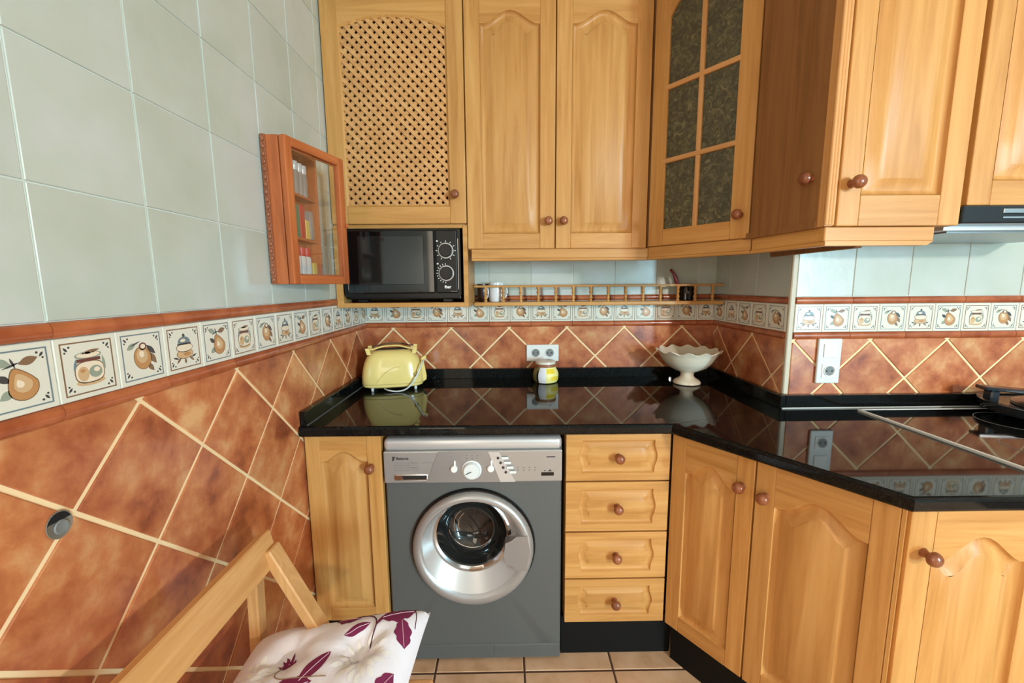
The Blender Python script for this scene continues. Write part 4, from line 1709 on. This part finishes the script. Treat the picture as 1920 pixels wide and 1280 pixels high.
# lever and control on the right end
bm = B_()
prism_y(bm, [(0.124, 0.118), (0.146, 0.128), (0.142, 0.142), (0.122, 0.130)], -0.014, 0.014)
link('lever', bm, 'cream_yellow', ts)
bm = B_()
prism_y(bm, [(0.124, 0.024), (0.142, 0.036), (0.144, 0.052), (0.134, 0.112), (0.120, 0.128)], -0.034, 0.034)
link('end_panel', bm, 'cream_yellow', ts)
bm = B_()
lathe(bm, [(0, 0), (0.010, 0), (0.010, 0.008), (0.007, 0.011), (0, 0.011)], 16, 0, Matrix.Translation((0.100, -0.0705, 0.070)) @ Matrix.Rotation(math.pi / 2, 4, 'X'))
link('browning_dial', bm, 'cream_seam', ts, smooth=True)
for sx in (-0.085, 0.095):
    for sy in (-0.055, 0.05):
        bm = B_()
        lathe(bm, [(0, 0), (0.006, 0), (0.006, 0.017), (0, 0.017)], 10, 0, Matrix.Translation((sx, sy, 0)))
        link('foot', bm, 'white_plastic', ts)
bm = B_()
tube(bm, bez([(0.136, -0.045, 0.128), (0.122, -0.082, 0.108), (0.104, -0.092, 0.070), (0.083, -0.096, 0.036), (0.055, -0.098, 0.012), (0.02, -0.098, 0.0045), (-0.015, -0.088, 0.008), (-0.035, -0.06, 0.010)], 7), 0.0032, 8)
link('power_cord', bm, 'white_soft', ts, smooth=True)

# ------------------------------------------------------------------ jar
jr = thing('storage_jar', 'squat glass jar with yellow and white label before the double socket', 'jar', (0.855, -0.105, ZC))
prof = [(0, 0.0), (0.046, 0.0), (0.053, 0.004), (0.058, 0.016), (0.0595, 0.034), (0.058, 0.048), (0.052, 0.060), (0.0465, 0.068), (0.046, 0.078), (0, 0.078)]
bm = B_()
lathe(bm, prof, 32)
link('jar_body', bm, 'jar_glass', jr, smooth=True)


def wrap(a0, a1, prof_, off, steps=14):
    bm = B_()
    rows_ = []
    for k in range(steps + 1):
        t = math.radians(a0 + (a1 - a0) * k / steps)
        rows_.append([bm.verts.new(((r + off) * math.cos(t), (r + off) * math.sin(t), z)) for r, z in prof_])
    for a, b in zip(rows_[:-1], rows_[1:]):
        bridge(bm, a, b, 0, False)
    return bm


lp = prof[2:9]
link('label_white', wrap(-128, -93, lp, 0.0006), 'label_white', jr, smooth=True)
link('label_yellow', wrap(-93, -8, lp, 0.0006), 'label_pale', jr, smooth=True)
for zz, a0, a1 in ((3, -86, -30), (0, -40, -20)):
    pass
link('label_patch', wrap(-88, -48, lp[3:6], 0.0010), 'label_yellow', jr, smooth=True)
link('label_patch', wrap(-70, -30, lp[1:3], 0.0010), 'label_yellow', jr, smooth=True)
link('label_edge', wrap(-138, -129, lp[0:5], 0.0007, 4), 'black_matte', jr, smooth=True)
bm = B_()
lathe(bm, [(0.0475, 0.074), (0.0495, 0.076), (0.0495, 0.086), (0.047, 0.088)], 32)
link('lid_band', bm, 'jar_lid_brown', jr, smooth=True)
bm = B_()
lathe(bm, [(0.047, 0.086), (0.046, 0.097), (0.040, 0.101), (0, 0.101)], 32)
link('lid', bm, 'jar_lid_cap', jr, smooth=True)

# ------------------------------------------------------------------ footed bowl
bw = thing('footed_bowl', 'cream ceramic footed bowl with fluted wavy rim on the worktop', 'bowl', (1.490, -0.168, ZC))
bm = B_()
pf_out = [(0.052, 0.0), (0.059, 0.004), (0.058, 0.012), (0.050, 0.020), (0.036, 0.027), (0.028, 0.036), (0.028, 0.048), (0.034, 0.056), (0.056, 0.064), (0.084, 0.080), (0.106, 0.104), (0.120, 0.128), (0.132, 0.147), (0.137, 0.151)]
pf_in = [(0.134, 0.154), (0.122, 0.139), (0.104, 0.112), (0.082, 0.088), (0.050, 0.072), (0.0, 0.066)]
NB = 96
ring_prev = None
for idx, (r, z) in enumerate(pf_out + pf_in):
    k_ = max(0.0, min(1.0, (r - 0.106) / 0.031)) if z > 0.1 else 0.0
    if r < 1e-6:
        c_ = bm.verts.new((0, 0, z))
        for k in range(NB):
            ringface(bm, [ring_prev[k], ring_prev[(k + 1) % NB], c_])
        break
    rg = []
    for k in range(NB):
        t = 2 * math.pi * k / NB
        wv = math.sin(12 * t)
        rr = r * (1 + 0.035 * k_ * wv)
        rg.append(bm.verts.new((rr * math.cos(t), rr * math.sin(t), z + 0.006 * k_ * wv)))
    if ring_prev:
        bridge(bm, ring_prev, rg)
    else:
        ringface(bm, rg[::-1])
    ring_prev = rg
link('bowl', bm, 'ceramic_cream', bw, smooth=True)

# ------------------------------------------------------------------ sockets
def plate(bm, w, h, t):
    for (a, y) in ():
        pass
    box(bm, -w / 2, w / 2, -t, 0, -h / 2, h / 2, 0.004, 3)


def socket_face(parent, x, z, y, r=0.021):
    bm = B_()
    M = Matrix.Translation((x, y, z)) @ Matrix.Rotation(math.pi / 2, 4, 'X')
    lathe(bm, [(r + 0.002, 0.0), (r + 0.002, 0.002), (r, 0.002), (r - 0.002, -0.0), (0, -0.0)], 24, 0, M, mis=[0, 0, 0, 1])
    s = link('socket_well', bm, ['white_plastic', 'grey_mark'], parent, smooth=True)
    bm = B_()
    for sx in (-0.0095, 0.0095):
        lathe(bm, [(0.0028, 0.0), (0.0028, 0.0008), (0, 0.0008)], 8, 0, Matrix.Translation((x + sx, y, z)) @ Matrix.Rotation(math.pi / 2, 4, 'X'))
    link('contact_hole', bm, 'black_matte', s)


ds = thing('double_socket', 'white double wall socket on terracotta tiles behind the jar', 'socket', (0.849, -0.0045, 1.002))
bm = B_()
plate(bm, 0.156, 0.082, 0.010)
link('plate', bm, 'white_plastic', ds)
for xx in (-0.034, 0.034):
    socket_face(ds, xx, 0.001, -0.0102)
ss = thing('switch_socket', 'white vertical plate with switch and socket beside the hob', 'socket', (1.829, ST - 0.0045, 1.0515))
bm = B_()
plate(bm, 0.084, 0.162, 0.010)
link('plate', bm, 'white_soft', ss)
bm = B_()
box(bm, -0.024, 0.024, -0.0135, -0.009, 0.014, 0.062, 0.002, 2)
link('switch_rocker', bm, 'white_plastic', ss)
bm = B_()
box(bm, -0.025, 0.025, -0.0125, -0.009, -0.060, -0.010, 0.0015, 2)
link('socket_insert', bm, 'white_plastic', ss)
socket_face(ss, 0.002, -0.035, -0.0127, 0.019)

# hole with a cut conduit in the left wall
ho = thing('wall_conduit', 'broken hole with grey conduit end in the terracotta wall tiles', 'conduit', (0.0036, -1.418, 0.979))
ho.scale = (1, 0.86, 0.86)
bm = B_()
M = Matrix.Rotation(math.pi / 2, 4, 'Y')
lathe(bm, [(0.0, 0.0003), (0.021, 0.0004), (0.0235, 0.0015), (0.0225, 0.0022), (0.020, 0.0008), (0, 0.0008)], 20, 0, M @ Matrix.Diagonal((1.05, 0.95, 1, 1)))
link('hole_rim', bm, 'hole_grey', ho, smooth=True)
bm = B_()
pp = [(0.021 * math.cos(t), 0.021 * math.sin(t)) for t in [math.radians(15 + 160 * k / 12) for k in range(13)]]
pp += [(x * 0.9, 0.006 + 0.0 * y) for x, y in (pp[-1], pp[0])]
a = addring(bm, [(0.0018, x_, z_ + 0.001) for x_, z_ in pp])
b = addring(bm, [(0.0008, x_, z_ + 0.001) for x_, z_ in pp])
f = ringface(bm, a)
bridge(bm, a, b)
bmesh.ops.triangulate(bm, faces=[f])
link('hole_gap', bm, 'hole_dark', ho)
bm = B_()
lathe(bm, [(0.011, 0.001), (0.013, 0.004), (0.011, 0.0055), (0.0, 0.003)], 16, 0, Matrix.Translation((0, 0.0, -0.004)) @ M)
link('conduit_end', bm, 'grey_mark', ho, smooth=True)

# ------------------------------------------------------------------ hob and grill pan
hb = thing('ceramic_hob', 'black ceramic hob with white metal rim set into the worktop', 'hob', (1.908, -0.60, ZC))
bm = B_()
box(bm, 0.010, 0.57, -0.50, -0.008, -0.001, 0.005)
link('glass', bm, 'black_gloss', hb)
for nm, bx_ in (('l', (0, 0.010, -0.508, 0.0)), ('r', (0.57, 0.58, -0.508, 0.0)), ('b', (0.010, 0.57, -0.008, 0.0)), ('f', (0.010, 0.57, -0.508, -0.50))):
    bm = B_()
    box(bm, bx_[0], bx_[1], bx_[2], bx_[3], -0.001, 0.007, 0.002, 2)
    link('rim', bm, 'white_soft', hb)
for x_, y_, r_ in ((0.40, -0.15, 0.105), (0.20, -0.36, 0.08)):
    bm = B_()
    lathe(bm, [(r_, 0.0050), (r_, 0.0054), (r_ - 0.002, 0.0054), (r_ - 0.002, 0.0050)], 48, 0, Matrix.Translation((x_, y_, 0)))
    link('cooking_zone', bm, 'grey_mark', hb)
gp = thing('grill_pan', 'round black grill plate with raised rim standing on the hob', 'pan', (2.49, -0.74, ZC + 0.0052))
bm = B_()
lathe(bm, [(0, 0.012), (0.16, 0.012), (0.205, 0.016), (0.212, 0.026), (0.214, 0.044), (0.208, 0.046), (0.196, 0.040), (0.15, 0.034), (0, 0.034)], 48)
link('plate', bm, 'hood_black', gp, smooth=True)
bm = B_()
lathe(bm, [(0.09, 0.035), (0.135, 0.036), (0.135, 0.044), (0.125, 0.047), (0.09, 0.047), (0.0, 0.045)], 36)
link('centre_disc', bm, 'steel', gp, smooth=True)
for t in (2.5, 3.7, 5.0, 0.5):
    bm = B_()
    lathe(bm, [(0, 0), (0.014, 0), (0.012, 0.016), (0, 0.016)], 12, 0, Matrix.Translation((0.16 * math.cos(t), 0.16 * math.sin(t), 0)))
    link('foot', bm, 'black_matte', gp)
bm = B_()
box(bm, -0.175, -0.145, 0.085, 0.115, 0.030, 0.075, 0.004)
beam(bm, (-0.185, 0.115, 0.083), (0.10, 0.020, 0.066), 0.05, 0.012, (0.3, 0.9, 0))
link('handle', bm, 'hood_black', gp)

# ------------------------------------------------------------------ chair and cushion
ch = thing('folding_chair', 'light beech chair standing against the tiled wall', 'chair', (0.30, -1.30, 0))


def cpart(name, bm, mat):
    o = link(name, bm, mat, ch)
    o.location = (-0.30, 1.30, 0)
    return o


YA, YB = -1.172, -1.68
bm = B_()
beam(bm, (0.152, YA + 0.022, 0.765), (0.152, YB - 0.02, 0.765), 0.075, 0.022, (-0.22, 0, 1))
cpart('top_rail', bm, 'beech_y')
for y in (YA + 0.004, YB + 0.02):
    bm = B_()
    beam(bm, (0.160, y, 0.770), (0.540, y, 0.0), 0.040, 0.024, (0, 1, 0))
    cpart('leg', bm, 'beech_z')
    bm = B_()
    beam(bm, (0.122, y + 0.004, 0.765), (0.098, y + 0.004, 0.0), 0.032, 0.024, (0, 1, 0))
    cpart('leg', bm, 'beech_z')
bm = B_()
box(bm, 0.145, 0.51, YB + 0.05, YA - 0.022, 0.448, 0.473, 0.006, 2)
cpart('seat', bm, 'beech_x')
bm = B_()
beam(bm, (0.30, YA - 0.02, 0.438), (0.30, YB + 0.045, 0.438), 0.030, 0.022, (1, 0, 0))
cpart('crossbar', bm, 'beech_y')

# cushion: surface function over u, v in -1..1
cu = thing('seat_cushion', 'white tufted seat cushion with plum leaves on the chair', 'cushion', (0.0, 0.0, 0.0))
cu.location = (0.30, -1.30, 0.474)
CO = {(-1, 1): (0.108, -1.150), (1, 1): (0.486, -1.086), (-1, -1): (0.13, -1.56), (1, -1): (0.47, -1.54)}


def cush(u, v, top=True):
    a, b = (u + 1) / 2, (v + 1) / 2
    # corner spikes: sides bow inwards
    ub = u * (1 - 0.055 * (1 - v * v))
    vb = v * (1 - 0.055 * (1 - u * u))
    a, b = (ub + 1) / 2, (vb + 1) / 2
    x = (CO[(-1, -1)][0] * (1 - a) + CO[(1, -1)][0] * a) * (1 - b) + (CO[(-1, 1)][0] * (1 - a) + CO[(1, 1)][0] * a) * b
    y = (CO[(-1, -1)][1] * (1 - a) + CO[(1, -1)][1] * a) * (1 - b) + (CO[(-1, 1)][1] * (1 - a) + CO[(1, 1)][1] * a) * b
    e = max(0.0, (1 - abs(u) ** 3.6)) ** 0.5 * max(0.0, (1 - abs(v) ** 4.6)) ** 0.5
    z = 0.082 * e
    for tu, tv in ((-0.38, 0.42), (0.42, 0.40), (-0.38, -0.4), (0.42, -0.4)):
        d2 = (u - tu) ** 2 + (v - tv) ** 2
        z -= 0.034 * math.exp(-d2 / 0.03)
        an_ = math.atan2(v - tv, u - tu)
        z += 0.0040 * math.sin(7 * an_) * math.exp(-d2 / 0.09) * min(1, d2 / 0.01)
    mid = 0.524 + 0.008 * (u > 0.0) * u * max(0, v)
    zz = mid + z if top else mid - 0.75 * max(z, 0) - 0.004
    zz += 0.008 * max(0, u) * max(0, v)
    if not top:
        zz = max(zz, 0.4742)
    return Vector((x, y, zz))


O = Vector(cu.location)
bm = B_()
NG = 44
gt = [[bm.verts.new(cush(-1 + 2 * i / NG, -1 + 2 * j / NG) - O) for j in range(NG + 1)] for i in range(NG + 1)]
gb = [[gt[i][j] if i in (0, NG) or j in (0, NG) else bm.verts.new(cush(-1 + 2 * i / NG, -1 + 2 * j / NG, False) - O) for j in range(NG + 1)] for i in range(NG + 1)]
for i in range(NG):
    for j in range(NG):
        ringface(bm, [gt[i][j], gt[i + 1][j], gt[i + 1][j + 1], gt[i][j + 1]])
        ringface(bm, [gb[i][j], gb[i][j + 1], gb[i + 1][j + 1], gb[i + 1][j]])
link('cover', bm, 'cushion_white', cu, smooth=True)


def print_leaf(cx, cy, ln, wd, rot, mat, name='leaf_print', lobes=False, lift=0.0008, vein=True):
    """flat printed leaf that follows the cushion surface"""
    bm = B_()
    n_ = 14
    rows_ = []
    c, s = math.cos(rot), math.sin(rot)
    for k in range(n_ + 1):
        t = k / n_
        hw_ = wd * math.sin(math.pi * t) ** 0.8
        if lobes:
            hw_ *= 0.78 + 0.30 * abs(math.sin(3.2 * math.pi * t))
        row = []
        for q in (-1, -0.5, 0, 0.5, 1):
            x_, y_ = -ln + 2 * ln * t, hw_ * q
            p = cush(max(-0.99, min(0.99, cx + x_ * c - y_ * s)), max(-0.99, min(0.99, cy + x_ * s + y_ * c)))
            row.append(bm.verts.new(p + Vector((0, 0, lift)) - O))
        rows_.append(row)
    for a, b in zip(rows_[:-1], rows_[1:]):
        bridge(bm, a, b, 0, False)
    o = link(name, bm, mat, cu, smooth=True)
    if vein:
        bm = B_()
        pts = []
        for k in range(n_ + 1):
            t = 0.06 + 0.88 * k / n_
            x_ = -ln + 2 * ln * t
            pts.append(cush(max(-0.99, min(0.99, cx + x_ * c)), max(-0.99, min(0.99, cy + x_ * s))) + Vector((0, 0, lift + 0.0004)) - O)
        tube(bm, pts, 0.0007, 5)
        link('leaf_vein', bm, 'leaf_vein', o)
    return o


def print_stem(pts, r=0.0011, mat='stem_plum'):
    bm = B_()
    path = bez([(p[0], p[1], 0) for p in pts], 6)
    tube(bm, [cush(max(-0.99, min(0.99, p.x)), max(-0.99, min(0.99, p.y))) + Vector((0, 0, 0.0006)) - O for p in path], r, 5)
    link('stem_print', bm, mat, cu)


print_leaf(0.70, 0.80, 0.19, 0.14, 0.45, 'leaf_plum', lobes=True)
print_leaf(0.84, 0.56, 0.17, 0.09, -1.15, 'leaf_plum', lobes=True)
print_leaf(0.78, 0.955, 0.12, 0.035, 0.05, 'leaf_plum', vein=False)
print_stem([(0.83, 0.95), (0.90, 0.82), (0.94, 0.66)])
print_leaf(0.12, 0.84, 0.16, 0.11, -0.35, 'leaf_plum', lobes=True)
print_leaf(0.30, 0.62, 0.14, 0.06, 0.55, 'leaf_plum')
print_leaf(0.40, 0.93, 0.12, 0.05, 0.6, 'leaf_plum', vein=False)
print_stem([(0.20, 0.86), (0.40, 0.80), (0.50, 0.66), (0.50, 0.46)], 0.0015)
print_leaf(0.54, 0.72, 0.10, 0.025, 1.2, 'leaf_plum', vein=False)
for k in range(5):
    print_leaf(-0.38 + 0.035 * math.cos(1.256 * k), 0.42 + 0.045 * math.sin(1.256 * k), 0.055, 0.032, 1.256 * k, 'leaf_plum', vein=False, lift=0.0012)
print_leaf(0.02, 0.20, 0.19, 0.085, 1.0, 'leaf_plum')
print_leaf(-0.18, -0.02, 0.26, 0.13, 0.25, 'leaf_plum', lobes=True)
print_leaf(0.30, -0.30, 0.24, 0.11, -0.5, 'leaf_plum', lobes=True)
print_leaf(0.82, 0.02, 0.15, 0.08, 1.1, 'leaf_plum', lobes=True)
print_stem([(-0.38, 0.32), (-0.36, 0.14), (-0.15, 0.10), (0.20, 0.08)], 0.0011, 'print_brown')
random.seed(3)
for k in range(26):                      # white flower petals, slightly raised print
    t = k * 2.399
    rr = 0.035 + 0.043 * math.sqrt(k)
    print_leaf(0.50 + rr * math.cos(t), 0.28 + rr * 1.05 * math.sin(t), 0.07, 0.03, t, 'petal_white', 'petal_print', lift=0.0006 + 0.0001 * (k % 3), vein=False)
for k in range(20):
    t = k * 2.399
    rr = 0.04 + 0.040 * math.sqrt(k)
    print_leaf(-0.62 + rr * math.cos(t), 0.18 + rr * math.sin(t), 0.065, 0.028, t, 'petal_white', 'petal_print', lift=0.0006 + 0.0001 * (k % 3), vein=False)

# ------------------------------------------------------------------ pendant lamp (behind the photographer)
cl_ = thing('pendant_lamp', 'white pendant lamp hanging behind the photographer', 'lamp', (3.10, -4.10, 1.85))
bm = B_()
lathe(bm, [(0.045, 0.30), (0.05, 0.29), (0.10, 0.22), (0.16, 0.14), (0.175, 0.115), (0.172, 0.115), (0.155, 0.14), (0.095, 0.215), (0.0, 0.28)], 28)
link('shade', bm, 'white_plastic', cl_, smooth=True)
bm = B_()
lathe(bm, [(0.0, 0.0), (0.03, 0.008), (0.048, 0.035), (0.048, 0.065), (0.03, 0.10), (0.022, 0.14), (0.022, 0.26), (0.0, 0.26)], 20)
link('bulb', bm, 'lamp_glow', cl_, smooth=True)
bm = B_()
tube(bm, [(0, 0, 0.29), (0, 0, ROOM_Z - 1.85)], 0.004, 8)
link('cable', bm, 'black_matte', cl_)
ld_ = bpy.data.lights.new('lamp_light', 'POINT')
ld_.shadow_soft_size = 0.07
ld_.energy = 800
ld_.color = (1.0, 0.96, 0.89)
lo_ = bpy.data.objects.new('lamp_light', ld_)
C.objects.link(lo_)
lo_.parent = cl_
lo_.location = (0, 0, 0.05)
